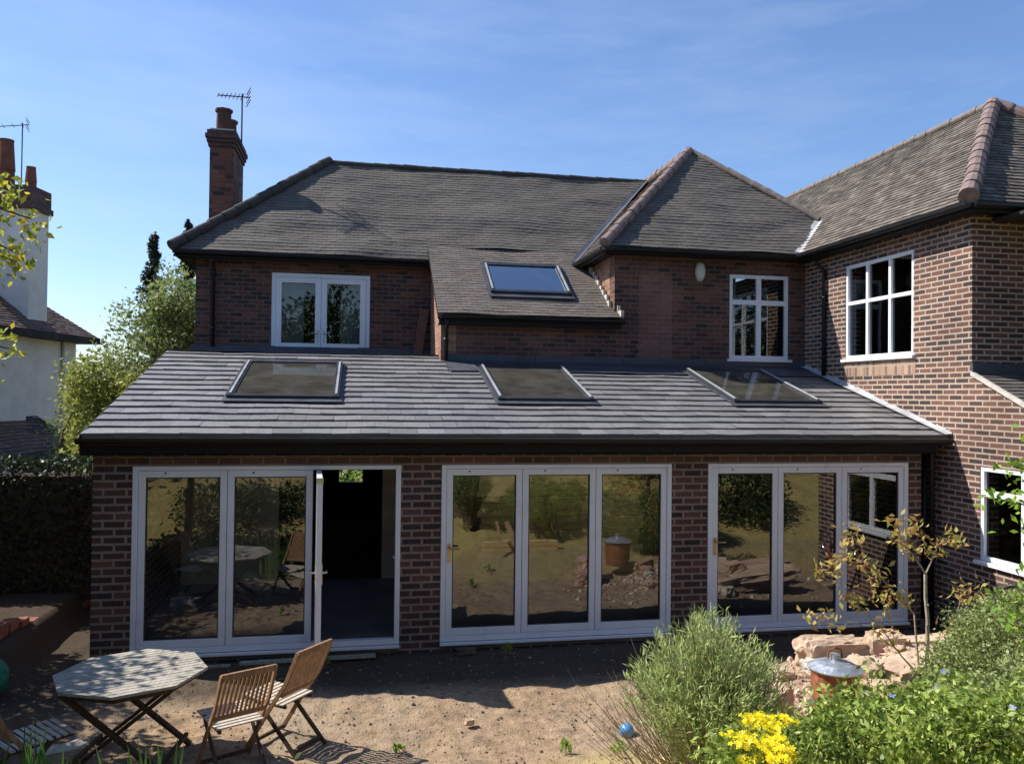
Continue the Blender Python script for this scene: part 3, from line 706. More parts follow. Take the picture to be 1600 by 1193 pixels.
# catslide
CS = .65; LC = math.sqrt(1+CS*CS); cz = lambda y: 4.24+CS*(y-12.9); vc = lambda y: (y-12.9)*LC
C0, C1, CY0, CY1 = 2.13, 3.52, 13.50, 14.48; cxe = 4.175
cp = [[(1.18, 12.9), (C0, 12.9), (C0, 15.20), (1.18, 15.20)], [(C0, 12.9), (C1, 12.9), (C1, CY0), (C0, CY0)], [(C0, CY1), (C1, CY1), (C1, 15.20), (C0, 15.20)], [(C1, 12.9), (cxe+.10, 12.9), (cxe+.10, 13.09), (C1, 13.09)], [(C1, 13.09), (cxe, 13.09), (cxe, 15.20), (C1, 15.20)]]
croof = tiles('roof', [[(u, vc(y)) for u, y in P] for P in cp], (0, 12.9, 4.24), (1, 0, 0), (0, 1/LC, CS/LC), .100, .168, .007, 'tile_cat', H, sag=.034, sagscale=(.6, 1.3), jit=.003, seed=21)
slab([[(u, y, cz(y)-.06) for u, y in P] for P in cp], .04, 'roof_deck', 'soffit', croof)
rooflight(C0, C1, CY0, CY1, cz, CS, 'glass_sky')
mb = MB(); y = 12.9; rn = random.Random(9)
while y < 14.7:
    y2 = y+.16; x = (cxe+.10 if y < 13.09 else cxe-.012)
    hh = .02+rn.uniform(0, .02); mb.box(x-.035-rn.uniform(0, .02), x-.0005 if y > 13.0 else x+.01, y, y2-.004, cz(y)+.0, cz(y2)+hh)
    y = y2
mb.build('flashing', 'mortar', croof)
# bay roof
vb = lambda y: (y-12.8)*LB
broof = tiles('roof', [[(3.92, 0), (7.4, 0), (vx, vb(vyy)), (6.47, vb(apx[1]))]], (0, 12.8, 5.43), (1, 0, 0), (0, 1/LB, BS/LB), .100, .168, .0075, 'tile_main', H, sag=.045, sagscale=(.6, 1.4), jit=.0035, seed=31)
tiles('roof_slope', [[(12.8, 0), (14.72, 0), (17.45, (6.27-3.92)*LB), (17.45, (6.47-3.92)*LB), (15.42, (6.47-3.92)*LB)]], (3.92, 0, 5.43), (0, 1, 0), (1/LB, 0, apx[2]/LB*0+BS*(2.62/2.55)/LB), .100, .168, .012, 'tile_cat', broof, seed=32)
bz = lambda y: 5.43+BS*(y-12.8)-.09
slab([[(3.92, 12.8, bz(12.8)), (7.4, 12.8, bz(12.8)), (vx, vyy, vz-.09), (6.47, apx[1], apx[2]-.09)],
      [(vx, vyy, vz-.03), (vx, 18.5, vz-.03), (6.47, 18.5, apx[2]-.03), (6.47, apx[1], apx[2]-.03)],
      [(3.92, 12.8, 5.41), (6.47, apx[1], apx[2]-.03), (6.47, 18.5, apx[2]-.03), (6.27, 17.45, apx[2]-.2), (3.92, 14.75, 5.41)]], .03, 'roof_deck', 'soffit', broof)
hips('hip_tiles', (3.90, 12.78, 5.46), (6.47, 15.42, apx[2]+.04), .085, 'hip', broof, .28, 5)
hips('hip_tiles', (6.50, 15.40, apx[2]+.02), (vx, vyy, vz+.05), .06, 'hip_grey', broof, .28, 6)
hips('ridge_tiles', (6.47, 15.42, apx[2]+.02), (6.47, 18.4, apx[2]+.02), .09, 'hip', broof, .3, 7)
mb = MB()
def strip(mb, p0, p1, wdt, lift_=.03):
    p0, p1 = Vector(p0), Vector(p1); d = (p1-p0).normalized(); s = d.cross(Vector((0, 0, 1))).normalized()*wdt/2; u_ = Vector((0, 0, lift_))
    mb.poly([p0-s+u_*2.2, p0+u_, p1+u_, p1-s+u_*2.2]); mb.poly([p0+u_, p0+s+u_*2.2, p1+s+u_*2.2, p1+u_])
strip(mb, (3.90, 14.70, 5.42), (6.25, 17.38, RDZ), .16, .03); mb.build('valley', 'lead', broof)
mb = MB(); strip(mb, (7.40, 12.80, 5.43), (vx, vyy, vz), .15, .025); mb.build('valley', 'lead_pale', broof)
# wing roof
RX = 10.0; WEY = 8.82; HX = RX-7.4
lw = [[(8.82, 0), (12.8, 0), (vyy, (vx-7.4)*LW), (vyy, HX*LW), (WEY+HX, HX*LW)], [(vyy, (vx-7.4)*LW), (19, (vx-7.4)*LW), (19, HX*LW), (vyy, HX*LW)]]
wroof = tiles('roof', lw, (7.4, 0, 5.43), (0, 1, 0), (1/LW, 0, WS/LW), .100, .168, .014, 'tile_wing', H, sag=.012, jit=.005, seed=41)
tiles('roof_slope', [[(7.4, 0), (12.6, 0), (10.0, HX*LW)]], (0, WEY, 5.43), (1, 0, 0), (0, 1/LW, WS/LW), .100, .168, .014, 'tile_wing', wroof, sag=.012, jit=.005, seed=42)
RZ = 5.43+WS*HX
slab([[(7.4, 8.82, 5.41), (7.4, 12.8, 5.41), (vx, vyy, vz-.02), (RX, vyy, RZ-.02), (RX, WEY+HX, RZ-.02)], [(vx, vyy, vz-.02), (vx, 19, vz-.02), (RX, 19, RZ-.02), (RX, vyy, RZ-.02)],
      [(7.4, 8.82, 5.41), (12.6, 8.82, 5.41), (RX, WEY+HX, RZ-.02)], [(RX, WEY+HX, RZ-.02), (12.6, 8.82, 5.41), (12.6, 19, 5.41), (RX, 19, RZ-.02)]], .04, 'roof_deck', 'soffit', wroof)
hips('hip_tiles', (7.36, 8.78, 5.47), (RX, WEY+HX, RZ+.04), .108, 'hip', wroof, .30, 8)
hips('hip_tiles', (12.6, 8.82, 5.46), (RX, WEY+HX, RZ+.04), .10, 'hip', wroof, .30, 9)
hips('ridge_tiles', (RX, WEY+HX, RZ+.03), (RX, 19, RZ+.02), .06, 'hip_grey', wroof, .30, 10)
mb = MB(); strip(mb, (7.50, 8.84, 5.51), (RX+.06, WEY+HX-.08, RZ+.03), .05, .0); mb.build('hip_lead', 'lead_pale', wroof)
# wing walls
WW = (10.234, 11.876, 3.575, 5.084); LWN = (7.62, 8.97, .935, 2.115)
mb = wall('', 'x', XW, .28, 9.11, 19.7, -.3, 5.36, [WW], None, None, build=False)
wall('', 'x', XW, .28, 6.88, 9.11, -.3, 2.2, [LWN], None, None, build=False, mb=mb)
prism(mb, 'x', XW, .28, [(6.88, 2.2), (9.11, 2.2), (9.11, 3.24), (6.88, 2.2+.0)])
mb.build('wing_wall', 'brick_wing', H, uv=True)
mb = MB(); mb.box(XW+.28, 12.3, 9.11, 9.39, 2.0, 5.36); mb.box(XW+.28, 12.3, 6.88, 7.1, -.3, 2.15); mb.build('wing_wall', 'brick_wing', H, uv=True)
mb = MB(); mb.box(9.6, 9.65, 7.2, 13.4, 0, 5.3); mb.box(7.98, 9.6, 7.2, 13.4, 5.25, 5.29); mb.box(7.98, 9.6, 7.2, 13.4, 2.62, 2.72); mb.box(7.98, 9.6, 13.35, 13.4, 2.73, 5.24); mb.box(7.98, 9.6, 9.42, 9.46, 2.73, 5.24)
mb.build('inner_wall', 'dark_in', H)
# lean-to roof in front of the wing
ls = .47; LL = math.sqrt(1+ls*ls); lz = lambda y: 3.297-ls*(9.11-y)
lroof = tiles('roof', [[(7.66, 0), (12.2, 0), (12.2, (9.1-6.7)*LL), (7.66, (9.1-6.7)*LL)]], (0, 6.7, lz(6.7)), (1, 0, 0), (0, 1/LL, ls/LL), .100, .168, .012, 'tile_main', H, seed=51)
mb = MB(); prism(mb, 'x', 7.655, .035, [(6.7, lz(6.7)-.03), (9.10, lz(9.1)-.03), (9.10, lz(9.1)+.03), (6.7, lz(6.7)+.03)]); mb.build('verge', 'mortar', lroof)
mb = MB(); mb.box(7.66, 12.2, 9.06, 9.108, 3.27, 3.42); mb.build('flashing', 'lead', lroof)
# soffits, fascias and gutters of the upper roofs
mb = MB()
mb.box(-3.22, 1.18, 14.87, YA-.002, 5.31, 5.335); mb.box(-3.22, 1.18, 14.87, 14.895, 5.30, 5.40); mb.box(-3.22, -2.94, 14.9, 19.9, 5.31, 5.335); mb.box(-3.24, -3.215, 14.87, 19.9, 5.30, 5.40)
mb.box(1.2, 4.25, 12.92, 12.945, 4.06, 4.215); mb.box(1.2, 4.175, 12.945, YB-.002, 4.06, 4.085)
mb.box(3.95, 7.42, 12.82, 12.845, 5.30, 5.415); mb.box(3.95, 7.42, 12.845, YB-.002, 5.33, 5.35); mb.box(3.93, 3.955, 12.82, 14.8, 5.30, 5.415); mb.box(3.955, 4.178, 12.85, 14.9, 5.33, 5.35)
mb.box(7.42, 7.445, 8.85, 12.85, 5.30, 5.415); mb.box(7.445, XW-.001, 8.87, 13.1, 5.33, 5.352); mb.box(7.42, 12.5, 8.825, 8.85, 5.30, 5.415); mb.box(XW, 12.5, 8.85, 9.108, 5.33, 5.352)
mb.build('fascia', 'soffit', H)
gutter('gutter', [(-3.25, 14.81, 5.395), (1.14, 14.81, 5.385)], H, .055); gutter('gutter', [(1.22, 12.86, 4.21), (4.28, 12.86, 4.20)], H, .05)
gutter('gutter', [(3.90, 12.77, 5.40), (7.40, 12.77, 5.39)], H, .055); gutter('gutter', [(3.88, 14.70, 5.40), (3.88, 12.80, 5.40)], H, .055)
gutter('gutter', [(7.36, 12.76, 5.40), (7.36, 8.78, 5.40)], H, .06); gutter('gutter', [(7.42, 8.78, 5.40), (12.5, 8.78, 5.40)], H, .06)
pipe(-2.62, YA-.06, 3.75, 5.12, (0, -.22)); pipe(1.33, YB-.06, 3.5, 3.98, (0, -.16)); pipe(XW-.05, 12.42, rz(12.4)+.04, 5.1, (-.2, 0))

# windows with frame, panes, sill
def window(axis, c, u0, u1, z0, z1, bars_u, bars_z, fr=.06, bar=.04, sill=True, lower_bars=None, glass='glass_win', name='window', out=-1, depth=.03):
    """bars_u: positions of uprights; bars_z: list of transoms. out=-1: outside lies on the negative side"""
    def B(mb, a, b, d0, d1, e, f):
        if axis == 'y': mb.box(a, b, c+d0, c+d1, e, f)
        else: mb.box(c+d0, c+d1, a, b, e, f)
    mb = MB(); d0, d1 = depth-.02, depth+.05
    B(mb, u0+.002, u0+fr, d0, d1, z0+.002, z1-.002); B(mb, u1-fr, u1-.002, d0, d1, z0+.002, z1-.002)
    B(mb, u0+fr, u1-fr, d0, d1, z1-fr, z1-.002); B(mb, u0+fr, u1-fr, d0, d1, z0+.002, z0+fr)
    o = mb.build(name, 'upvc', H, bevel=.004)
    mb = MB()
    for z in bars_z: B(mb, u0+fr, u1-fr, d0+.004, d1-.004, z-bar/2, z+bar/2)
    zc = [z0+fr]+[q for z in bars_z for q in (z-bar/2, z+bar/2)]+[z1-fr]
    for u in bars_u:
        for k in range(0, len(zc), 2): B(mb, u-bar/2, u+bar/2, d0+.004, d1-.004, zc[k], zc[k+1])
    if bars_u or bars_z: mb.build('glazing_bar', 'upvc', o)
    ucuts = [u0+fr]+[q for u in sorted(bars_u) for q in (u-bar/2, u+bar/2)]+[u1-fr]
    for i in range(0, len(ucuts), 2):
        for k in range(0, len(zc), 2):
            p = MB(); a, b, e, f = ucuts[i], ucuts[i+1], zc[k], zc[k+1]; dd = c+depth+.02
            q = [(a, e), (b, e), (b, f), (a, f)]
            p.poly([(u, dd, z) if axis == 'y' else (dd, u, z) for u, z in q]); p.build('pane', glass, o)
    if sill:
        mb = MB(); B(mb, u0-.05, u1+.05, -.055, depth-.02, z0-.045, z0+.0); mb.build('sill', 'upvc', o, bevel=.004)
    return o
# french window, upstairs left
o = window('y', YA, *FW, [], [], fr=.075, sill=False, name='french_window')
for k in (0, 1):
    a = FW[0]+.075+k*.805; b = a+.805; L = MB(); st = .105
    L.box(a+.002, a+st, YA+.004, YA+.008, FW[2]+.08, FW[3]-.08) if False else None
    L.box(a+.003, a+st, YA-.006, YA+.045, FW[2]+.08, FW[3]-.08); L.box(b-st, b-.003, YA-.006, YA+.045, FW[2]+.08, FW[3]-.08)
    L.box(a+st, b-st, YA-.006, YA+.045, FW[3]-.175, FW[3]-.08); L.box(a+st, b-st, YA-.006, YA+.045, FW[2]+.08, FW[2]+.16)
    lf = L.build('leaf', 'upvc', o, bevel=.004)
    hx = b-st*.5 if k == 0 else a+st*.5; sg = -1 if k == 0 else 1
    h = MB(); h.box(hx-.014, hx+.014, YA-.014, YA-.0065, 3.86, 4.08); h.tube([(hx, YA-.03, 4.02), (hx+sg*.12, YA-.05, 4.02)], .011, 8); h.build('handle', 'metal', lf)
window('y', YB, *BW, [(BW[0]+BW[1])/2], [4.60], fr=.062, bar=.085)
u1_, u2_ = WW[0]+(WW[1]-WW[0])/3, WW[0]+2*(WW[1]-WW[0])/3
window('x', XW, *WW, [u1_, u2_], [4.47], fr=.055, bar=.055, glass='glass_dark')
window('x', XW, *LWN, [(LWN[0]+LWN[1])/2], [1.78], fr=.06, bar=.075, glass='glass_dark')
mb = MB(); mb.box(XW-.003, XW+.02, WW[0]-.05, WW[1]+.02, WW[2]-.27, WW[2]-.05)
mb.build('soldier_course', brick('soldier course brick', [(0, (.16, .10, .07)), (.5, (.34, .2, .13)), (1, (.44, .3, .2))], (.45, .34, .27), .075, .23, .012, 0), H, uv=True)
# curtains and things just inside the upstairs windows
mb = MB(); n_ = 14
for (xa, xb) in ((6.32, 6.50),):
    for i in range(n_):
        x0 = xa+(xb-xa)*i/n_; x1 = xa+(xb-xa)*(i+1)/n_; ya = YB+.26+.02*(i % 2); yb = YB+.26+.02*((i+1) % 2)
        mb.poly([(x0, ya, 3.63), (x1, yb, 3.63), (x1, yb, 5.05), (x0, ya, 5.05)])
mb.build('curtain', 'curtain', H)
for (xa, xb) in ((-1.5, -1.08), (-.42, .02)):
    mb = MB()
    for i in range(16):
        x0 = xa+(xb-xa)*i/16; x1 = xa+(xb-xa)*(i+1)/16; ya = YA+.34+.025*(i % 2); yb = YA+.34+.025*((i+1) % 2)
        mb.poly([(x0, ya, 3.7), (x1, yb, 3.7), (x1, yb, 5.08), (x0, ya, 5.08)])
    mb.build('curtain', 'curtain', H)
# oval outside lamp on the bay
mb = MB(); c0 = Vector((5.71, YB, 5.10))
prof = [(.001, -.085), (.05, -.082), (.078, -.06), (.088, -.02), (.088, 0)]
base = len(mb.v)
for (r_, d_) in prof:
    for j in range(20):
        t = 2*math.pi*j/20; mb.v.append((c0.x+r_*math.cos(t), c0.y+d_, c0.z+r_*math.sin(t)*2.0))
for k in range(len(prof)-1):
    for j in range(20): mb.f.append((k*20+j, k*20+(j+1) % 20, (k+1)*20+(j+1) % 20, (k+1)*20+j)); mb.r.append(.5)
M['lampglass'] = plain('opal cover', (.50, .52, .42), .3, .5, .08, 5)
mb.build('outside_lamp', 'lampglass', H, smooth=True)
# boarded partition with planks inside the middle room
M['board'] = woodmat('yellow boards', (.62, .43, .17), (.86, .66, .33), 'X', .5)
e_ = empty('timber_partition', (3.2, 12.6, 0), 'yellow horizontal timber boarding standing inside the room behind the middle glass doors', 'partition')
mb = MB(); z = 0.0; rn = random.Random(15)
while z < 2.45:
    h_ = rn.choice([.09, .11, .14]); mb.box(1.85+rn.uniform(-.06, .05), 4.5+rn.uniform(-.06, .06), 12.60+rn.uniform(-.012, .012), 12.65, z, z+h_-.008); z += h_
mb.build('boards', 'board', e_)
mb = MB()
for x in (1.95, 3.15, 4.4): mb.box(x, x+.05, 12.651, 12.74, 0, 2.45)
mb.build('studs', 'plank', e_)
for (xa, xb, ht, w_, lb) in ((2.90, 2.78, 1.0, .06, 'thin plank leaning on the yellow boarding behind the middle doors'), (3.18, 2.92, 1.35, .12, 'wide orange brown plank leaning on the yellow boarding behind the middle doors')):
    mb = MB(); mb.bar((xa+.02, 12.2, .02), (xb, 12.56, ht), w_, .025, (0, 1, .2)); tag(mb.build('plank', 'plank'), lb, 'plank', 'planks leaning on the boarding')
# chimney
mb = MB(); mb.box(-3.0, -2.55, 16.65, 17.95, 2, 7.76)
ch = mb.build('chimney', 'brick_chim', H, uv=True)
mb = MB(); zz = 7.76
for e in (.03, .055, .08): mb.box(-3.0-e, -2.55+e, 16.65-e, 17.95+e, zz, zz+.078); zz += .08
mb.box(-3.05, -2.5, 16.6, 18.0, zz, zz+.08)
mb.build('crown', brick('sooty brick', [(0, (.03, .022, .02)), (1, (.11, .05, .04))], (.06, .045, .04), .235, .08, .006), ch, uv=True)
for yp, sc_ in ((16.92, 1.), (17.6, .95)):
    mb = MB(); mb.lathe([(.15, 0), (.145, .30), (.14, .45), (.17, .47), (.175, .52), (.13, .53)], (-2.79, yp, zz+.06), 8); mb.build('chimney_pot', plain('sooty pot', (.09, .045, .035), .85, .2, .3, 8), ch)
mb = MB(); mb.box(-3.0, -2.55, 16.65, 17.95, zz+.08, zz+.12); mb.build('flaunching', 'mortar', ch)
def aerial(name, base, h, boom_dir, Lb, label, rods=7):
    e = empty(name, base, label, 'aerial'); x, y, z = base
    mb = MB(); mb.tube([(x, y, z), (x, y, z+h)], .016, 6); mb.build('mast', 'alu', e)
    d = Vector(boom_dir).normalized(); s = d.cross(Vector((0, 0, 1))).normalized(); c = Vector((x, y, z+h-.06)); mb = MB()
    mb.tube([c-d*.15, c+d*Lb], .012, 6)
    for k in range(rods):
        p = c+d*(Lb*k/(rods-1)); w_ = .20-.1*k/rods; mb.tube([p-s*w_, p+s*w_], .007, 5)
    for zo in (-.12, -.05, .05, .12): mb.tube([c-d*.12-s*.22+Vector((0, 0, zo)), c-d*.12+s*.22+Vector((0, 0, zo))], .009, 5)
    mb.build('antenna', 'alu', e); return e
aerial('television_aerial', (-2.42, 16.75, 7.85), 1.02, (-.95, -.3, -.10), .46, 'television aerial on a mast beside the tall brick chimney of the main house')
# plank leaning by the french window
mb = MB(); mb.bar((1.0, 14.98, 3.64), (1.13, 15.10, 4.52), .17, .03, (0, 1, 0))
tag(mb.build('plank', woodmat('brown plank', (.13, .06, .04), (.22, .11, .075), 'Z')), 'brown plank leaning against the upstairs brick wall right of the french window', 'plank')

# ================================================================== neighbour house
NB = empty('neighbour_house', (-11, 28, 0), 'white rendered neighbouring house with tiled roof and tall white chimney, at the left edge', 'house')
def nbx(): pass
c1 = Vector((-8.05, 25.0, 0)); dv = Vector((-1.5, -9.0, 0)).normalized(); sv = Vector((-dv.y*-1, 0, 0))
sd = Vector((dv.y, -dv.x, 0))      # pointing left, away from the camera side
if sd.x > 0: sd = -sd
def NP(a, b, z): p = c1+dv*a+sd*b; return (p.x, p.y, z)
mb = MB()
def nbox(mb, a0, a1, b0, b1, z0, z1):
    P = [NP(a0,b0,z0), NP(a1,b0,z0), NP(a1,b1,z0), NP(a0,b1,z0), NP(a0,b0,z1), NP(a1,b0,z1), NP(a1,b1,z1), NP(a0,b1,z1)]
    for q in ((0,3,2,1),(4,5,6,7),(0,1,5,4),(1,2,6,5),(2,3,7,6),(3,0,4,7)): mb.poly([P[k] for k in q], .5)
nbox(mb, 0, 6.1, 0, 8, -1, 4.45); nbox(mb, 2.6, 4.6, -.12, 0, -1, 4.45)
mb.build('wall', 'render', NB)
# roof (hipped) with tiles on the near slope
e0, e1 = -.45, 6.5; ns = .82; LN = math.sqrt(1+ns*ns)
O = Vector(NP(e0, -.45, 4.42)); U_ = dv; V_ = (sd+Vector((0, 0, ns))).normalized()
nr = tiles('roof', [[(0, 0), (e1-e0, 0), (e1-e0-3.4, 3.4*LN), (3.4, 3.4*LN)]], O, U_, V_, .11, .19, .014, 'tile_old', NB, sag=.02, jit=.006, seed=61)
O2 = Vector(NP(e0, -.45, 4.42)); 
tiles('roof_slope', [[(0, 0), (6.8, 0), (3.4, 3.4*LN)]], O2, sd, (dv+Vector((0, 0, ns))).normalized(), .11, .19, .014, 'tile_old', nr, seed=62)
mb = MB(); A = [NP(e0,-.45,4.40), NP(e1,-.45,4.40), NP(e1,6.35,4.40), NP(e0,6.35,4.40)]; R1, R2 = NP(e0+3.4, 2.95, 4.40+3.4*ns), NP(e1-3.4, 2.95, 4.40+3.4*ns)
mb.poly([A[0], A[1], R2, R1]); mb.poly([A[1], A[2], R2]); mb.poly([A[2], A[3], R1, R2]); mb.poly([A[3], A[0], R1]); mb.poly(A[::-1]); mb.build('roof_deck', 'soffit', nr)
mb = MB(); nbox(mb, e0, e1, -.47, -.43, 4.26, 4.44); nbox(mb, e0-.02, e0+.02, -.43, 6, 4.26, 4.44); nbox(mb, e0, e1, -.43, 0, 4.26, 4.29); mb.build('fascia', 'soffit', NB)
mb = MB(); nbox(mb, 1.67, 2.54, -.08, 1.9, 4.45, 7.55); nc = mb.build('chimney', 'render', NB)
mb = MB(); nbox(mb, 1.59, 2.62, -.16, 1.98, 7.55, 7.70); nbox(mb, 1.63, 2.58, -.12, 1.94, 7.7, 8.15); mb.build('crown', brick('dark stack brick', [(0, (.06, .035, .03)), (1, (.16, .08, .06))], (.1, .08, .07), .235, .08, .008), nc, uv=True)
for a, b_, h_, r_ in ((2.2, .75, 1.25, .21), (1.95, .25, .62, .14)):
    p = NP(a, b_, 8.15); mb = MB(); mb.lathe([(r_, 0), (r_*.95, h_*.35), (r_*1.02, h_*.36), (r_*.8, h_*.95), (r_*.85, h_), (r_*.6, h_)], p, 14); mb.build('chimney_pot', 'terra', nc)
p = NP(2.2, .35, 8.1); a = aerial('television_aerial', p, 1.75, (-1, -.2, -.2), 1.5, 'television aerial above the white chimney of the neighbouring house', 8)
# low tiled side roof and a window
mb = MB(); lo = [(1.2, -1.6), (7.5, -1.6), (7.5, 0), (1.2, 0)]
P_ = [NP(1.2,-1.6,1.0), NP(7.5,-1.6,1.0), NP(7.0,-.002,2.25), NP(1.9,-.002,2.25)]
mb.poly(P_); mb.poly([NP(1.2,-.002,1.0), NP(1.2,-1.6,1.0), NP(1.9,-.002,2.25)]); mb.build('low_roof_deck', 'soffit', NB)
Lq = math.hypot(1.6, 1.25); tiles('low_roof', [[(0, 0), (6.3, 0), (5.8, Lq), (.7, Lq)]], Vector(NP(1.2, -1.6, 1.0)), dv, (sd*1.6+Vector((0, 0, 1.25))).normalized(), .12, .2, .016, 'tile_old', NB, sag=.05, jit=.008, seed=63)
mb = MB(); nbox(mb, 1.4, 7.4, -1.35, -.01, -1, 1.0); mb.build('low_wall', 'render', NB)
mb = MB(); nbox(mb, 5.0, 5.9, -.03, .05, 2.75, 4.0); wn = mb.build('window', 'upvc', NB); mb = MB(); nbox(mb, 5.07, 5.83, -.05, -.035, 2.82, 3.93); mb.build('pane', plain('dark pane', (.02, .025, .03), .1, .6, .1, 2), wn); mb = MB(); nbox(mb, 4.9, 6.0, -.12, -.031, 2.66, 2.75); mb.build('sill', 'soffit', wn)
mb = MB(); pa, pb = NP(.75, -.05, 1.2), NP(.75, -.05, 4.3); mb.tube([pa, pb], .05, 8); mb.build('downpipe', 'render', NB)

# ================================================================== trees behind
def tree(name, base, trunk_h, blobs, n, size, mat, label, cat='tree', group=None, bark='bark', clumps=120, clump=.22, tr=.16, aspect=.55, shell=.45):
    e = empty(name, base, label, cat, group); mb = MB(); x, y, z = base
    top = (x+random.uniform(-.2, .2), y, z+trunk_h); limb(mb, base, top, tr, tr*.6, .03, 5, 8)
    for b in blobs: limb(mb, top if b[2] > top[2] else (x, y, b[2]*.6+z*.4), b[:3], tr*.45, .02, .08, 4, 5)
    mb.build('trunk', bark, e); foliage('crown', blobs, n, size, mat, e, aspect, shell, clump, clumps); return e
G1 = 'trees and bushes between the two houses'
tree('broadleaf_tree', (-5.0, 19.5, -.2), 2.5, [(-4.5,19.5,3.6,1.3,1.2,1.2), (-5.2,19.6,2.8,1.0,1.1,1.2), (-3.8,19.6,4.5,1.0,1,1.0), (-4.4,19.6,5.0,.7,.8,.7), (-3.6,19.6,3.0,1.0,1,1.4), (-5.2,19.4,1.6,1.4,1,1.2)], 26000, .105, 'leaf_tree', 'large green leafy tree close behind the left corner of the main house', group=G1, clumps=260, clump=.18)
tree('yellowish_bush', (-6.3, 18.4, -.2), 1.3, [(-5.6,18.4,2.6,.6,.9,1.1), (-4.9,18.3,1.8,1.0,.9,1.3), (-5.3,18.2,.9,1.0,1,1.2), (-4.6,18.4,1.4,1,.9,1.4), (-5.85,18.5,3.15,.35,.6,.45), (-4.6,18.2,2.4,.9,.8,.9)], 26000, .095, 'leaf_tree2', 'yellow-green bush beside the white neighbouring wall, above the slope of the grey roof edge', 'bush', G1, clumps=260, clump=.15)
e = empty('conifer', (-5.4, 22.5, -.2), 'thin dark conifer with bare top poking above the leafy tree', 'tree', G1)
mb = MB(); limb(mb, (-5.4, 22.5, -.2), (-5.4, 22.5, 7.05), .16, .02, .003, 8, 7); mb.build('trunk', 'bark', e)
C_ = []; 
for k in range(130):
    z = 3+4.0*random.random()**.8; r_ = .08+.24*(7.1-z)*random.uniform(.5, 1); t = random.random()*6.28
    for q in range(34): f_ = random.random(); C_.append((-5.4+math.cos(t)*r_*f_, 22.5+math.sin(t)*r_*f_, z-.12*f_*r_+random.gauss(0, .05)))
V, F = leaf_arrays(np.array(C_), .13, .35); fast('crown', V, F, rng.random(len(F)), 'leaf_con', e)
e = empty('conifer', (-4.62, 22.5, -.2), 'small dark conifer tip showing just above the eave below the brick chimney', 'tree', G1)
mb = MB(); limb(mb, (-4.62, 22.5, -.2), (-4.55, 22.5, 7.4), .16, .02, .003, 8, 7); mb.build('trunk', 'bark', e)
C_ = []
for k in range(110):
    z = 4.6+2.8*random.random()**.8; r_ = .07+.2*(7.45-z)*random.uniform(.4, 1); t = random.random()*6.28
    for q in range(30): f_ = random.random(); C_.append((-4.55+math.cos(t)*r_*f_, 22.5+math.sin(t)*r_*f_, z-.12*f_*r_+random.gauss(0, .05)))
V, F = leaf_arrays(np.array(C_), .13, .35); fast('crown', V, F, rng.random(len(F)), 'leaf_con', e)
# shrub beyond the back window of the hall
tree('front_garden_shrub', (-.3, 21.5, -.1), .6, [(-.3, 21.5, 1.0, 1.2, .6, .8)], 1500, .14, 'leaf_apple', 'bright green shrub seen through the open door and far window of the dark hall', 'bush')
# hedge on the left
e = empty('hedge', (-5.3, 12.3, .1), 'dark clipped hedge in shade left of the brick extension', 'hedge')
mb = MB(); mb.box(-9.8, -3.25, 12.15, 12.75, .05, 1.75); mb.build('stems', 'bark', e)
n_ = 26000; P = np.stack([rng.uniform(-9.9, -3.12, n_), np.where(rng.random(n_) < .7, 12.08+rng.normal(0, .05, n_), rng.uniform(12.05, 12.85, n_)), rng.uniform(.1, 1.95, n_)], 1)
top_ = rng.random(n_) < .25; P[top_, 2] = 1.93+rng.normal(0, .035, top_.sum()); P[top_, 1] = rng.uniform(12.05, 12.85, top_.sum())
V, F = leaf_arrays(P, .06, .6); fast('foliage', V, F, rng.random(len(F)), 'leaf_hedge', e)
# tall trees just out of frame on the left: they shade the left of the garden
for k, (x, y, r_) in enumerate(((-5.5, 8.1, 1.15), (-6.3, 10.3, 1.3), (-5.2, 6.2, 1.15))):
    tree('garden_tree', (x, y, -.1), 1.6, [(x, y, 2.6, r_, r_, 1.3), (x-.3, y+.3, 3.7, r_*.8, r_*.8, .8), (x+.3, y-.2, 1.3, r_*.8, r_*.8, 1.0), (x+.55, y+.4, 3.6, .5, .5, .35)], 9000, .12, 'leaf_dark',
         ['leafy garden tree left of the hedge end, nearest the table', 'leafy garden tree in front of the hedge, farthest from the camera', 'leafy garden tree at the near left, closest to the camera'][k], group='trees along the left garden boundary', clumps=140, clump=.18)
# brick edging and bits along the left border
mb = MB(); pts = [(-3.9, 9.9), (-3.55, 13.4)]
for k in range(12):
    y = 9.6+k*.235; x = -3.98+(y-9.6)*.10; z = gh(x+.2, y); mb.box(x-.05, x+.07, y, y+.222, z-.1, z+.15+random.uniform(-.01, .01))
tag(mb.build('brick_edging', plain('old edging brick', (.26, .11, .08), .9, .2, .35, 9, .5), bevel=.006), 'low reddish brick edging running back beside the left border', 'edging')
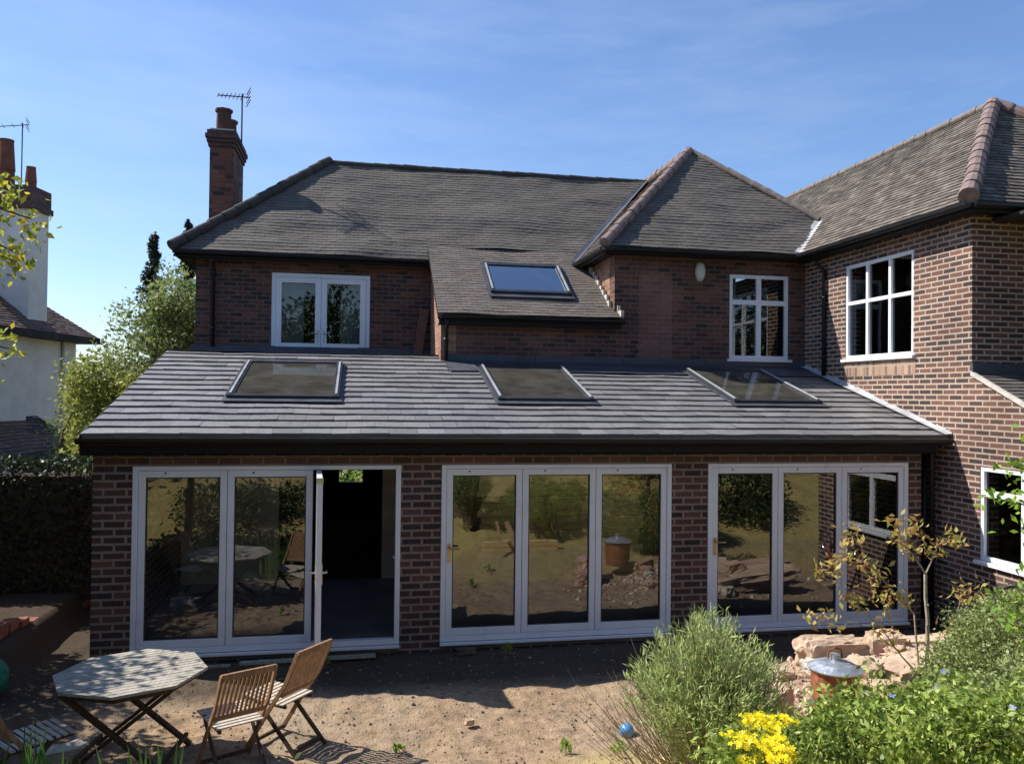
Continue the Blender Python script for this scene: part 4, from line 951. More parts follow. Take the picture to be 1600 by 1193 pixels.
# near left oddments
mb = MB()
bag = [(.10, 0), (.17, .03), (.185, .12), (.17, .22), (.13, .30), (.06, .34), (.05, .38), (.085, .43)]
mb.lathe(bag, (0, 0, 0), 18)
o = mb.build('plastic_sack', 'green_bag', smooth=True, loc=None); 
for v in o.data.vertices: v.co.x *= 1+.12*noise.noise(v.co*9); v.co.y *= 1+.12*noise.noise(v.co*9+Vector((3, 0, 0)))
o.location = (-3.62, 8.9, gh(-3.62, 8.9)); tag(o, 'green woven plastic sack standing at the left edge of the garden', 'sack')
e = empty('bird_table', (-4.52, 10.6, .15), 'pale topped bird table on a thin dark post before the hedge at far left', 'bird table')
mb = MB(); mb.tube([(-4.52, 10.6, .05), (-4.52, 10.6, 1.55)], .02, 8); mb.build('post', 'bark', e)
mb = MB(); mb.box(-4.75, -4.29, 10.45, 10.75, 1.55, 1.575); mb.box(-4.7, -4.33, 10.47, 10.73, 1.03, 1.05); mb.build('tray', 'stone_pale', e)
def rock(name, c, s, mat, label, cat, rot=0, seed=0, tilt=(0, 0), flatv=1., group=None):
    bm = bmesh.new(); bmesh.ops.create_cube(bm, size=1); bmesh.ops.subdivide_edges(bm, edges=bm.edges, cuts=9, use_grid_fill=True)
    for v in bm.verts:
        p = v.co.copy(); q = p*1.0; L = max(abs(p.x), abs(p.y), abs(p.z)); v.co = p.lerp(p.normalized()*.62, .22)
        n_ = noise.noise(p*2.1+Vector((seed*3.1, seed, 0)))*.17+noise.noise(p*6+Vector((seed, 0, 0)))*.08+abs(noise.noise(p*13+Vector((0, seed, 0))))*.05
        v.co += v.co.normalized()*n_
    bmesh.ops.scale(bm, vec=s, verts=bm.verts); me = bpy.data.meshes.new(name); bm.to_mesh(me); bm.free(); me.materials.append(M[mat])
    a = me.attributes.new('rnd', 'FLOAT', 'FACE')
    o = bpy.data.objects.new(name, me); COL.objects.link(o); o.location = c; o.rotation_euler = (tilt[0], tilt[1], rot); return tag(o, label, cat, group)
rock('stone_slab', (-2.42, 7.28, -.06), (.36, .2, .12), 'stone_pale', 'flat pale stone lying under the left side of the garden table', 'stone', .4, 3)

# ================================================================== garden table and chairs
def gtable():
    cx, cy, zt = -1.85, 7.22, .62
    e = empty('garden_table', (cx, cy, GZ), 'octagonal weathered grey wooden garden table on crossed dark legs', 'table')
    R = .60; hp = [(math.cos(math.pi/4*k), math.sin(math.pi/4*k), 0) for k in range(8)]; rot = math.radians(24)
    mb = MB(); sw = .062; n_ = int(2*R/sw)+1; planes = [(-math.cos(math.pi/4*k), -math.sin(math.pi/4*k), R*.925) for k in range(8)]
    for k in range(-n_//2, n_//2+1):
        q = [(-1, k*sw+.005), (1, k*sw+.005), (1, (k+1)*sw-.005), (-1, (k+1)*sw-.005)]
        for h in planes: q = clip(q, h) if len(q) >= 3 else q
        if len(q) < 3: continue
        zz = zt+random.uniform(-.0015, .0015)
        w_ = [(cx+x*math.cos(rot)-y*math.sin(rot), cy+x*math.sin(rot)+y*math.cos(rot)) for x, y in q]
        mb.poly([(x, y, zz) for x, y in w_]); mb.poly([(x, y, zz-.022) for x, y in reversed(w_)])
        for i in range(len(w_)): a, b = w_[i], w_[(i+1) % len(w_)]; mb.poly([(a[0], a[1], zz), (a[0], a[1], zz-.022), (b[0], b[1], zz-.022), (b[0], b[1], zz)])
    mb.build('tabletop', 'teak_grey', e)
    mb = MB(); c_ = [(cx+R*.88*math.cos(rot+math.pi/8+math.pi/4*k), cy+R*.88*math.sin(rot+math.pi/8+math.pi/4*k)) for k in range(8)]
    for k in range(8): a, b = c_[k], c_[(k+1) % 8]; mb.bar((a[0], a[1], zt-.048), (b[0], b[1], zt-.048), .025, .045)
    mb.build('apron', 'teak_dark', e)
    # crossed legs: two pairs, planes run along the direction d
    d = Vector((1, -.12, 0)).normalized(); s = Vector((.12, 1, 0)).normalized()
    for i, off in enumerate((-.30, .30)):
        for sg in (-1, 1):
            o_ = off + (.02 if sg > 0 else -.02)
            top = Vector((cx, cy, 0))+s*o_+d*sg*.42; bot = Vector((cx, cy, 0))+s*o_-d*sg*.40
            mb = MB(); mb.bar((top.x, top.y, zt-.07), (bot.x, bot.y, GZ+.01), .03, .062, (s.x, s.y, 0)); mb.build('leg', 'teak_dark', e, bevel=.004)
    mb = MB()
    for sg in (-1, 1):
        mb = MB(); p = Vector((cx, cy, 0))-d*sg*.36; mb.bar((p-s*.30)+Vector((0, 0, -.03)), (p+s*.30)+Vector((0, 0, -.03)), .03, .03)
        mb.build('stretcher', 'teak_dark', e)
    return e
gtable()
def gchair():
    """folding slatted chair, origin on the ground below the seat, facing +Y"""
    e = empty('garden_chair', (0, 0, 0)); W = .43
    def P(x, y, z): return (x, y, z)
    for sx in (-1, 1):       # long back post that runs down to the front foot
        x = sx*W/2
        mb = MB(); pts = [(x, .26, .0), (x, .02, .36), (x, -.17, .62), (x, -.30, .90)]
        for a, b in zip(pts[:-1], pts[1:]): mb.bar(a, b, .022, .036, (0, 1, .3))
        mb.build('back_leg', 'teak', e, bevel=.003)
    for sx in (-1, 1):
        x = sx*(W/2-.035); mb = MB(); mb.bar((x, -.28, .0), (x, .20, .44), .022, .034, (0, 1, .3)); mb.build('front_leg', 'teak_dark', e, bevel=.003)
    mb = MB(); nS = 11
    for k in range(nS):
        x = -W/2+.04+(W-.08)*k/(nS-1); mb.bar((x, -.115, .53), (x, -.288, .865), .020, .009, (0, 1, .4))
    mb.build('back_slats', 'teak', e)
    mb = MB(); mb.bar((-W/2, -.30, .885), (W/2, -.30, .885), .028, .05, (0, 0, 1)); mb.build('top_rail', 'teak', e, bevel=.003)
    mb = MB(); mb.bar((-W/2+.012, -.113, .515), (W/2-.012, -.113, .515), .022, .04, (0, 0, 1)); mb.build('back_rail', 'teak', e, bevel=.003)
    mb = MB(); nS = 9
    for k in range(nS):
        y = -.10+.42*k/(nS-1); mb.bar((-W/2+.02, y, .425+.012*k/(nS-1)), (W/2-.02, y, .425+.012*k/(nS-1)), .034, .012, (0, 0, 1))
    st = mb.build('seat', 'teak_seat', e)
    mb = MB()
    for sx in (-1, 1): mb.bar((sx*(W/2-.055), -.13, .405), (sx*(W/2-.055), .34, .418), .02, .028)
    mb.build('seat_rail', 'teak_dark', st)
    mb = MB(); mb.bar((-W/2, .21, .06), (W/2, .21, .06), .02, .03); mb.build('stretcher', 'teak_dark', e); mb = MB(); mb.bar((-W/2+.035, -.23, .05), (W/2-.035, -.23, .05), .02, .03); mb.build('stretcher', 'teak_dark', e)
    return e
def copy_tree(o, parent=None):
    c = o.copy(); COL.objects.link(c); c.parent = parent
    for ch in [q for q in bpy.data.objects if q.parent == o]: copy_tree(ch, c)
    return c
CG = 'folding garden chairs beside the octagonal table'
ca = gchair(); cb = copy_tree(ca)
def place(o, x, y, f, label):
    o.location = (x, y, GZ); o.rotation_euler = (0, 0, math.atan2(-f[0], f[1])); tag(o, label, 'chair', CG)
cc = copy_tree(ca)
place(cc, -2.60+.083, 6.35+.36, (.75, .66), 'folding slatted wooden chair mostly cut off by the left edge, in the shade')
place(ca, -.97, 6.86, (-.47, .88), 'folding slatted wooden chair nearer the octagonal table, left of the pair')
place(cb, -.60, 7.32, (-.80, .60), 'folding slatted wooden chair standing nearer the open door, right of the pair')

# ================================================================== right side of the garden
e = empty('garden_incinerator', (4.2, 6.62, .0), 'rusty red round garden incinerator bin under a dented silver metal lid', 'bin')
mb = MB(); mb.lathe([(.185, 0), (.20, .15), (.205, .34), (.215, .345), (.215, .37), (.2, .37)], (4.2, 6.62, .16), 24); mb.build('drum', 'rust', e, smooth=False)
mb = MB(); mb.lathe([(.235, 0), (.238, .012), (.15, .055), (.06, .08), (.045, .085), (.045, .13), (.038, .13)], (4.2, 6.62, .535), 28); lid = mb.build('lid', 'galv', e)
mb = MB(); mb.tube([(4.13, 6.62, .63), (4.14, 6.62, .70), (4.2, 6.62, .72), (4.26, 6.62, .70), (4.27, 6.62, .63)], .008, 6); mb.build('lid_handle', 'rust', lid)
SG = 'broken sandstone and concrete slabs heaped by the right door'
L_ = [((5.05, 8.0, .18), (.75, .30, .34), 'stone', 'long sandstone block with a dark notch, leftmost of the heap behind the metal lid', .15),
      ((5.62, 7.9, .26), (.34, .26, .30), 'stone', 'small upright sandstone lump in the middle of the heap', -.3),
      ((5.9, 8.0, .2), (1.35, .40, .22), 'stone', 'long narrow pale slab lying at the foot of the right door', -.12),
      ((6.15, 7.45, .22), (1.3, .5, .16), 'stone_pink', 'long pinkish slab sloping down to the right end of the heap', -.35),
      ((5.45, 7.3, .22), (.7, .42, .2), 'stone', 'rough pale slab lying behind the small ochre leaved tree', .25),
      ((4.95, 7.35, .2), (.42, .32, .26), 'stone', 'chunky pale block just right of the metal lid', .6),
      ((4.62, 6.75, .16), (.46, .12, .14), 'stone_pink', 'orange brown brick shaped piece leaning right of the rusty bin', -.7),
      ((3.62, 6.85, .1), (.34, .42, .44), 'stone_pink', 'pinkish concrete block with a hole between the lavender and the rusty bin', .5)]
for k, (c, s, mt_, lb, rt_) in enumerate(L_):
    rock('rubble_slab', c, s, mt_, lb, 'slab', rt_, k, (random.uniform(-.12, .12), random.uniform(-.1, .1)), group=SG)
WH = ['directly behind the silver lid', 'at the left end of the rubble heap', 'against the long pale slab by the right door', 'just left of the young tree stem', 'right of the young tree stem', 'between the lid and the chunky block',
      'at the front of the heap above the periwinkle', 'on top of the long pinkish slab', 'at the far right end of the heap', 'under the notch of the long sandstone block', 'beside the small upright lump', 'at the foot of the rusty bin']
SP = [(4.5, 7.3), (4.35, 7.75), (5.35, 8.25), (4.95, 7.0), (5.6, 7.0), (4.55, 7.05), (4.9, 6.75), (6.0, 7.35), (6.75, 7.4), (4.65, 7.7), (5.6, 7.65), (4.5, 6.6)]
for k, (x, y) in enumerate(SP):
    s = random.uniform(.09, .19); c_ = random.choice(['stone', 'stone_pink', 'stone_pale'])
    rock('stone', (x, y, gh(x, y)+s*.35), (s*1.3, s, s*.8), c_, ('pale' if c_ == 'stone_pale' else 'pinkish' if c_ == 'stone_pink' else 'sandy')+' broken stone '+WH[k], 'stone', random.random()*3, k+20, group='small stones in the rubble heap')
mb = MB()
for i in range(900):
    x = random.gauss(5.25, .75); y = random.gauss(7.35, .45); s = random.uniform(.012, .045); z = gh(x, y); a = random.random()*6; rr = random.random()
    pts = [(x+s*math.cos(a+t)*random.uniform(.6, 1.3), y+s*math.sin(a+t)*random.uniform(.6, 1.3), z) for t in (0, 1.57, 3.14, 4.71)]
    top = [(x+(p[0]-x)*.6, y+(p[1]-y)*.6, z+s*random.uniform(.5, 1.1)) for p in pts]
    for k in range(4): mb.poly([pts[k], pts[(k+1) % 4], top[(k+1) % 4], top[k]], rr)
    mb.poly(top, rr)
M['rub'] = tilemat('rubble', [(0, (.26, .17, .12)), (.6, (.5, .36, .27)), (1, (.62, .52, .42))], .9, .2)
tag(mb.build('rubble', 'rub'), 'small loose rubble covering the heap', 'rubble', kind='stuff')
mb = MB(); bl = [(.001, -.07), (.04, -.058), (.062, -.032), (.07, 0), (.062, .032), (.04, .058), (.001, .07)]; mb.lathe(bl, (2.42, 7.1, gh(2.42, 7.1)+.04), 16)
tag(mb.build('ball', 'blue', smooth=True), 'light blue ball half hidden at the left foot of the lavender bush', 'ball')
# stone on the soil in the middle of the yard
rock('stone', (1.03, 7.52, GZ+.02), (.08, .055, .05), 'stone', 'single pale stone lying alone on the sunlit soil', 'stone', .3, 71)
rock('brick_piece', (1.25, 9.52, GZ+.04), (.22, .10, .07), 'bark', 'dark brick piece lying on the ground under the middle door sill', 'brick', .05, 72)
mb = MB(); mb.bar((-1.3, 9.50, -.09), (.2, 9.50, -.07), .07, .03); mb.bar((-2.4, 9.46, -.1), (-1.4, 9.47, -.1), .05, .02)
tag(mb.build('timber_batten', 'teak_grey'), 'thin pale timber battens lying along the sill of the left door', 'batten')

# --- plants
def stemplant(name, base, n, hgt, spread, lean, leafmat_, stemm, label, cat, leaf=.05, aspect=.3, per=26, low=.25, group=None, stem_r=.003):
    e = empty(name, base, label, cat, group); B = Vector(base); mb = MB(); C_ = []; D_ = []; R_ = []
    for k in range(n):
        a = random.random()*6.283; q = random.random()**.6; tip = Vector((math.cos(a)*spread*q+lean[0], math.sin(a)*spread*q+lean[1], hgt*(1-.33*q*q)*random.uniform(.78, 1.08)))
        mid = Vector((math.cos(a)*spread*q*.35, math.sin(a)*spread*q*.35, tip.z*.55)); st = Vector((math.cos(a)*.10*q, math.sin(a)*.10*q, 0)); last = None
        pts = [B+st*(1-t)**2+mid*2*t*(1-t)+tip*t*t for t in (0, .25, .5, .75, 1)]
        mb.tube(pts, [stem_r*1.5, stem_r*1.3, stem_r, stem_r*.8, stem_r*.5], 3, False); rr = random.random()
        for j in range(per):
            t = low+(1-low)*random.random()**.8; p = B+st*(1-t)**2+mid*2*t*(1-t)+tip*t*t
            dd = (tip-mid).normalized()+Vector((random.gauss(0, .45), random.gauss(0, .45), random.gauss(.1, .3)))
            C_.append(p+Vector((random.gauss(0, .012), random.gauss(0, .012), 0))+dd*leaf*.4); D_.append(dd); R_.append(min(1, .55*rr+.45*random.random()))
    mb.build('stems', stemm, e); V, F = leaf_arrays(np.array([tuple(p) for p in C_]), leaf, aspect, dirs=np.array([tuple(d) for d in D_]))
    fast('leaves', V, F, np.array(R_), leafmat_, e); return e
lv = stemplant('lavender_bush', (2.02, 4.42, .50), 540, 1.15, .48, (-.03, 0), 'leaf_lav', 'straw', 'large grey-green lavender bush with bare straw stems on its left side', 'bush', .05, .15, 44, .25)
mb = MB()
for k in range(110):
    t0 = (1.95+random.uniform(-.22, .1), 4.4+random.uniform(-.2, .1), .62); ln = random.uniform(.4, .88); a = random.uniform(.30, 1.0)
    t1 = (t0[0]-math.sin(a)*ln, t0[1]+random.uniform(-.3, .2), .62+math.cos(a)*ln+random.uniform(0, .12)); limb(mb, t0, t1, .0035, .001, .05, 3, 3)
mb.build('bare_stems', 'straw', lv)
def nearer(b, k): return tuple([b[0]*k, b[1]*k, 2.956+(b[2]-2.956)*k]+[q*k for q in b[3:]])
def mound(name, base, blobs, n, size, mat, label, cat, clumps=200, clump=.05, aspect=.5, shell=.6, group=None):
    e = empty(name, base, label, cat, group); foliage('leaves', blobs, n, size, mat, e, aspect, shell, clump, clumps)
    mb = MB()
    for k in range(16):
        b = random.choice(blobs); limb(mb, base, (b[0]+random.uniform(-.5, .5)*b[3], b[1]+random.uniform(-.5, .5)*b[4], b[2]+.3*b[5]), .012, .004, .1, 4, 5)
    mb.build('stems', 'bark', e); return e
hb = mound('rounded_shrub', (5.0, 5.7, .3), [(4.98,5.75,.58,.46,.45,.42), (5.35,5.8,.82,.55,.5,.5), (5.0,5.2,.62,.55,.4,.45), (5.9,5.5,.8,.5,.5,.6), (4.6,4.7,.75,.4,.35,.4)], 75000, .030, 'leaf_hebe', 'rounded sage green shrub with small dense leaves at the right edge', 'shrub', 2200, .05, .6, .8)
e = vn = mound('periwinkle', (3.0, 4.4, .5), [nearer(q, .84) for q in [(3.9,5.6,.40,.55,.4,.36), (4.45,5.65,.44,.40,.35,.30), (3.5,5.2,.46,.5,.4,.34), (4.2,5.1,.52,.55,.4,.38), (3.1,5.3,.25,.4,.35,.3), (4.8,5.0,.6,.4,.4,.35), (4.0,4.7,.7,.6,.3,.35)]], 17000, .050, 'leaf_vinca', 'spreading bright green periwinkle with glossy leaves and a few blue flowers', 'plant', 500, .06, .45)
def flowers(name, pts, r_, mat, parent, petals=5):
    C_, Fr, R_ = [], [], []
    for p in pts:
        nrm = Vector((random.gauss(0, .4), random.gauss(-.5, .4), 1)).normalized(); a = nrm.orthogonal().normalized(); b = nrm.cross(a); c = Vector(p); rr = random.random()
        for k in range(petals):
            t = 6.283*k/petals; t1, t2 = t-.45, t+.45; i = len(C_)
            C_ += [tuple(c), tuple(c+(a*math.cos(t1)+b*math.sin(t1))*r_*.75+nrm*r_*.15), tuple(c+(a*math.cos(t)+b*math.sin(t))*r_+nrm*r_*.1), tuple(c+(a*math.cos(t2)+b*math.sin(t2))*r_*.75+nrm*r_*.15)]
            Fr.append((i, i+1, i+2, i+3)); R_.append(rr)
    return fast(name, C_, Fr, R_, mat, parent)
for k, q in enumerate([(3.75,5.2,.84), (4.3,4.95,.98), (4.28,5.35,.93), (3.98,5.05,.93), (4.6,4.9,.90), (2.95,5.3,.50), (4.1,4.5,1.0), (3.3,5.5,.72), (4.05, 5.9, .62)]):
    flowers('flower', [nearer(q, .84)], .02, 'petal_b', vn)
e = empty('yellow_flowering_plant', (1.85, 3.45, .8), 'clump of bright yellow flowers at the foot of the lavender bush', 'flowers')
foliage('leaves', [nearer(q, .8) for q in [(2.25,4.35,.80,.34,.28,.20), (2.62,4.6,.80,.22,.22,.20), (2.2,4.3,.6,.3,.25,.25)]], 5200, .036, 'leaf_vinca', e, .35, .4, .05, 120)
pts = []
for k in range(36):
    cx_, cy_, cz_ = random.gauss(2.29, .10), random.gauss(4.26, .10), .98+random.uniform(-.10, .07)
    if k < 10: cx_, cy_, cz_ = 2.34+random.random()*.24, 4.55+random.uniform(-.05, .05), 1.0+random.uniform(-.03, .03)
    for j in range(16): pts.append(nearer((cx_+random.gauss(0, .024), cy_+random.gauss(0, .024), cz_+random.gauss(0, .010)), .8))
flowers('flower_heads', pts, .015, 'petal_y', e)
# young ochre-leaved tree
e = empty('young_tree', (5.18, 6.72, .1), 'young slim tree with sparse ochre and bronze leaves before the brown brick wall', 'tree')
mb = MB(); tips = []
b0 = (5.22, 6.72, .05); f1 = (5.20, 6.74, 1.32)
def tipsadd(a): tips.append(tuple(a[-1])); tips.append(tuple(a[-2]))
limb(mb, b0, f1, .022, .015, .015, 6, 8); limb(mb, (5.15, 6.72, .1), (5.10, 6.76, .95), .014, .008, .02, 5, 6)
for a_, b_, r_ in (((5.20,6.74,1.32), (4.98,6.75,1.62), .010), ((5.20,6.74,1.32), (5.33,6.72,1.60), .009), ((4.98,6.75,1.62), (4.88,6.74,1.80), .005), ((4.98,6.75,1.62), (5.12,6.8,1.74), .004),
        ((5.10,6.76,.95), (4.66,6.78,1.42), .009), ((4.66,6.78,1.42), (4.45,6.8,1.72), .006), ((4.66,6.78,1.42), (4.35,6.8,1.46), .005), ((5.33,6.72,1.60), (5.50,6.72,1.66), .005),
        ((5.15,6.7,.35), (4.72,6.7,.85), .010), ((4.72,6.7,.85), (4.40,6.7,1.15), .006), ((4.72,6.7,.85), (4.05,6.74,.98), .005), ((4.72,6.7,.85), (4.75,6.7,1.15), .005), ((5.10,6.76,.95), (4.9,6.7,1.15), .005),
        ((5.22,6.72,.5), (5.55,6.78,.85), .008), ((5.55,6.78,.85), (5.85,6.8,1.12), .005), ((5.55,6.78,.85), (5.65,6.8,1.18), .005), ((4.35,6.8,1.46), (4.2,6.8,1.35), .003)):
    tipsadd(limb(mb, a_, b_, r_, r_*.5, .05, 4, 5))
mb.build('trunk', 'bark_pale', e)
C_ = []
for t in tips:
    for j in range(20): C_.append((t[0]+random.gauss(0, .06), t[1]+random.gauss(0, .06), t[2]+random.gauss(0, .05)))
V, F = leaf_arrays(np.array(C_), .072, .42, 0.1, .4); fast('crown', V, F, np.clip(rng.normal(.55, .28, len(F)), 0, 1), 'leaf_acer', e)
# bright leaves entering at the right edge
e = empty('apple_tree', (5.35, 4.9, .4), 'bright green leafy tree whose branches reach in at the right edge', 'tree')
mb = MB(); C_ = []; limb(mb, (5.35, 4.9, .3), (5.3, 4.95, 3.2), .05, .02, .02, 6, 8)
for z_, x_ in ((2.5, 4.52), (2.25, 4.42), (2.05, 4.62), (1.72, 4.66), (1.55, 4.42), (1.35, 4.60), (2.75, 4.70), (1.95, 4.75), (2.4, 4.8)):
    pp = limb(mb, (5.3, 4.95, z_-.15), (x_, 5.0, z_), .014, .004, .05, 6, 5)
    for p in pp[1:]:
        for j in range(18): C_.append((p[0]+random.gauss(0, .055), p[1]+random.gauss(0, .07), p[2]+random.gauss(0, .05)))
mb.build('trunk', 'bark', e)
V, F = leaf_arrays(np.array(C_), .062, .48); fast('crown', V, F, rng.random(len(F)), 'leaf_apple', e)
# yellow-green branch at the left edge
e = empty('overhanging_tree', (-2.9, 4.9, .1), 'tree with yellow-green leaves hanging in at the upper left edge', 'tree')
mb = MB(); C_ = []; limb(mb, (-2.9, 4.9, 0), (-2.8, 5, 4.4), .07, .03, .02, 6, 8)
for z_, x_, dz in ((4.02, -1.86, -.1), (3.95, -1.95, -.22), (4.08, -1.98, .0), (3.85, -1.93, -.18), (3.28, -1.96, -.1), (3.24, -1.98, .02), (4.6, -2.3, 0)):
    pp = limb(mb, (-2.8, 5, z_+.15), (x_, 5.0, z_+dz), .012, .004, .03, 6, 5)
    for p in pp[2:]:
        for j in range(22 if z_ < 3.5 else 44): C_.append((p[0]+random.gauss(0, .05), p[1]+random.gauss(0, .07), p[2]+random.gauss(-.02, .055)))
mb.build('trunk', 'bark', e)
V, F = leaf_arrays(np.array(C_), .050, .55); fast('crown', V, F, rng.random(len(F)), 'leaf_yellow', e)
# blade leaves at the bottom left
BG = 'clumps of strappy green leaves along the bottom left edge'
for (bx, by, n_, lb) in ((-2.15, 5.75, 34, 'clump of strappy green leaves at the bottom left corner'), (-1.45, 5.75, 16, 'small clump of strappy leaves before the nearer chair')):
    e = empty('iris_plant', (bx, by, -.1), lb, 'plant', BG); mb = MB()
    for k in range(n_):
        a = random.random()*6.28; x0, y0 = bx+random.uniform(-.28, .28), by+random.uniform(-.1, .1); h_ = random.uniform(.45, .78) if bx < -2 else random.uniform(.40, .66); ln = random.uniform(.02, .16); z0 = -.1; rr = random.random()
        zb = .0
        for j in range(5):
            t0, t1 = j/5, (j+1)/5; w0, w1 = .022*(1-t0**2), .022*(1-t1**2); q = lambda t: (x0+math.cos(a)*ln*t*t, y0+math.sin(a)*ln*t*t, zb+z0+(h_+.12)*t)
            A_, B_ = q(t0), q(t1); mb.poly([(A_[0]-w0, A_[1], A_[2]), (A_[0]+w0, A_[1], A_[2]), (B_[0]+w1, B_[1], B_[2]), (B_[0]-w1, B_[1], B_[2])], rr)
    mb.build('blades', 'leaf_blade', e)
# small weeds
WG = 'small weeds on the bare soil'
for k, (x, y, s, lb) in enumerate(((-2.62, 9.35, .2, 'spindly yellow-green weed at the foot of the left brick pier'), (-1.0, 8.0, .1, 'low bright weed growing behind the garden chairs'), (1.75, 9.5, .07, 'tiny weeds under the middle door'),
        (2.1, 6.3, .12, 'leafy weed on the soil left of the lavender bush'), (.35, 7.05, .05, 'tiny weed on the sunlit soil near the bottom centre'), (1.75, 6.75, .09, 'small weed at the edge of the lavender bush'), (-.35, 9.35, .06, 'tiny weed by the sill of the open door'), (3.48, 6.5, .28, 'tall weed with bright round leaves between the lavender and the silver lid'))):
    stemplant('weed', (x, y, gh(x, y)), 7, s*1.3, s*.7, (0, 0), 'leaf_apple', 'straw', lb, 'weed', .035, .6, 9, .3, WG, .002)
# bicycle lying at the right edge
e = empty('bicycle', (7.4, 7.8, .0), 'small red upturned bicycle with a spoked wheel against the wall of the wing', 'bicycle')
def wheel(c, R, nrm, parent):
    c = Vector(c); nrm = Vector(nrm).normalized(); a = nrm.orthogonal().normalized(); b = nrm.cross(a)
    ring = lambda r_: [c+(a*math.cos(6.2832*k/32)+b*math.sin(6.2832*k/32))*r_ for k in range(33)]
    mb = MB(); mb.tube(ring(R), .016, 6, False); w_ = mb.build('wheel', 'rubber', parent)
    mb = MB(); mb.tube(ring(R-.028), .011, 6, False)
    for k in range(16):
        t = 6.2832*k/16; mb.tube([c, c+(a*math.cos(t)+b*math.sin(t))*(R-.03)], .0022, 4, False)
    mb.tube([c-nrm*.03, c+nrm*.03], .016, 8); mb.build('rim', 'metal', w_)
wheel((7.42, 8.15, .62), .19, (.35, 1, .1), e); wheel((7.47, 7.45, .60), .19, (1, .15, .1), e)
mb = MB(); mb.tube([(7.42, 8.12, .62), (7.33, 8.0, .34), (7.42, 7.75, .30), (7.46, 7.48, .60)], .014, 8); mb.tube([(7.33, 8.0, .34), (7.3, 7.98, .12)], .014, 8); mb.tube([(7.42, 7.75, .30), (7.42, 7.7, .10)], .014, 8); mb.build('frame', 'red', e)
mb = MB(); mb.tube([(7.02, 7.98, .46), (7.25, 8.02, .47), (7.50, 8.06, .46)], .012, 8); mb.build('handlebar', 'teak', e)
mb = MB(); mb.lathe([(.02, 0), (.06, .015), (.065, .03), (.03, .045)], (7.42, 7.7, gh(7.42, 7.7)), 10); mb.build('saddle', 'rubber', e)

# ================================================================== garden behind the camera (seen mirrored in the glass)
BGN = 'trees behind the camera mirrored in the door glass'
TT = [(-5.0, -1.5, 5.6, 2.0, 'leaf_dark', 'dark tree close behind the viewer on the left'), (-1.6, -5.5, 6.2, 2.3, 'leaf_dark', 'tall dark tree straight behind the viewer'), (2.2, -13.0, 6.5, 2.8, 'leaf_dark', 'broad dark tree at the far end of the lawn'),
      (7.2, -4.5, 8.5, 2.4, 'leaf_dark', 'tall dark tree right of the lawn'), (-10.0, 1.5, 7.0, 2.6, 'leaf_dark', 'dark tree beyond the left garden boundary'), (12.5, -6, 9, 3.2, 'leaf_dark', 'tall tree far to the right behind the wing'),
      (-8.5, -9, 7.5, 3.2, 'leaf_dark', 'very tall tree at the left end of the garden'), (7.5, -15, 10, 3.4, 'leaf_dark', 'very tall tree at the right end of the garden')]
for k, (x, y, h_, r_, mt_, lb) in enumerate(TT):
    z = gh(x, y)
    tree('garden_tree', (x, y, z), h_*.4, [(x, y, z+h_*.62, r_, r_, h_*.36), (x+r_*.6, y+.3, z+h_*.42, r_*.8, r_*.7, h_*.3), (x-r_*.6, y-.2, z+h_*.46, r_*.8, r_*.7, h_*.3), (x, y+.2, z+h_*.2, r_*.9, r_*.8, h_*.2)], 8000, .24, mt_, lb, group=BGN, clumps=220, clump=.35, tr=.2)
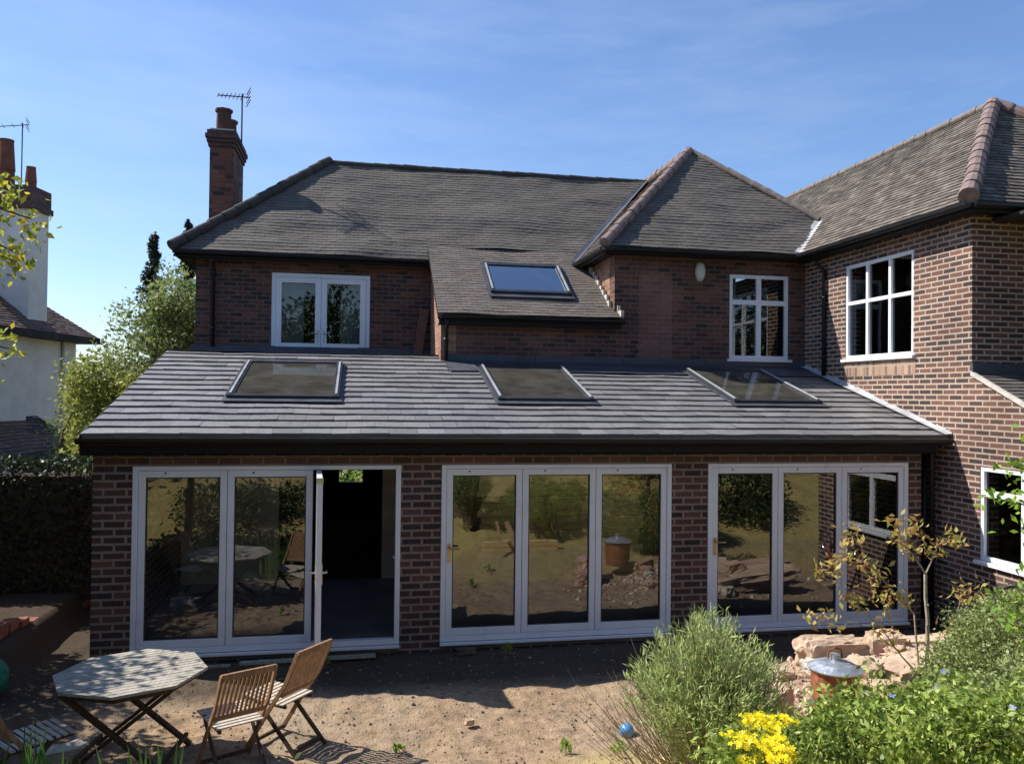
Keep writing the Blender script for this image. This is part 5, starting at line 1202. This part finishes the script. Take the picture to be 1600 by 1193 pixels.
for k, (x, y, w_, h_, mt_, lb) in enumerate(((-2.5, 3.4, .9, .52, 'leaf_dark', 'dark mirrored bush on the bank behind the garden table'), (-.8, 3.1, 1.0, .38, 'leaf_dark', 'dark mirrored bush on the bank behind the chairs'), (.9, -1.4, 1.1, 1.3, 'leaf_dark', 'dark mirrored bush left of the lawn steps'), (-2.9, 4.9, .8, .30, 'leaf_dark', 'low dark shrub below the strappy leaves at the bottom left'), (-1.4, 4.8, .8, .22, 'leaf_dark', 'low dark shrub below the garden chairs'), (-.2, 4.6, .8, .22, 'leaf_dark', 'low dark shrub at the foot of the bank opposite the open door'), (5.2, .6, 1.0, 1.1, 'leaf_dark', 'dark mirrored bush at the right side of the lawn'), (8.6, 1.2, 1.3, 1.9, 'leaf_dark', 'tall dark mirrored bush near the wing'), (6.6, -1.5, 1.5, 1.8, 'leaf_dark', 'large dark mirrored bush further up the lawn'), (6.4, 2.2, 1.0, 1.1, 'leaf_dark', 'dark mirrored bush right of the lawn steps'), (7.6, 4.2, .8, .8, 'leaf_dark', 'dark mirrored bush at the right end of the bank'), (-2.6, .2, 1.4, 1.5, 'leaf_dark', 'big dark mirrored bush beside the viewer'))):
    z = gh(x, y); mound('bank_bush', (x, y, z), [(x, y, z+h_*.5, w_, .7, h_), (x+.5, y-.3, z+h_*.4, w_*.6, .6, h_*.8)], 4500, .09, mt_, lb, 'bush', 160, .12, group='dark bushes on the bank mirrored in the doors')
# low timber retaining wall with planks, facing the house
e_ = empty('retaining_wall', (2.6, 5.5, 0), 'low wall of yellow timber sleepers behind the lavender, mirrored in the middle glass doors', 'wall')
mb = MB(); z = -.12; rn = random.Random(33)
while z < .36:
    mb.box(2.12+rn.uniform(-.03, .03), 3.45+rn.uniform(-.05, .05), 5.44, 5.52+rn.uniform(-.008, .008), z, z+.092); z += .1
mb.build('sleepers', 'board', e_)
mb = MB()
for x in (2.2, 2.75, 3.3): mb.box(x, x+.07, 5.36, 5.438, -.2, .36)
mb.build('posts', 'plank', e_)
for (xa, xb, w_, lb) in ((2.42, 2.34, .05, 'thin plank leaning on the low timber wall, mirrored in the middle door'), (2.72, 2.52, .09, 'wide orange brown plank leaning on the low timber wall, mirrored in the middle door')):
    mb = MB(); mb.bar((xa, 5.9, gh(xa, 5.9)+.02), (xb, 5.56, .74), w_, .025, (0, 1, .4)); tag(mb.build('plank', 'plank'), lb, 'plank', 'planks leaning on the low timber wall')
# unparented flower parts etc. keep names tidy
for o in bpy.data.objects:
    if o.type == 'MESH' and o.data.users == 1: o.data.name = o.name
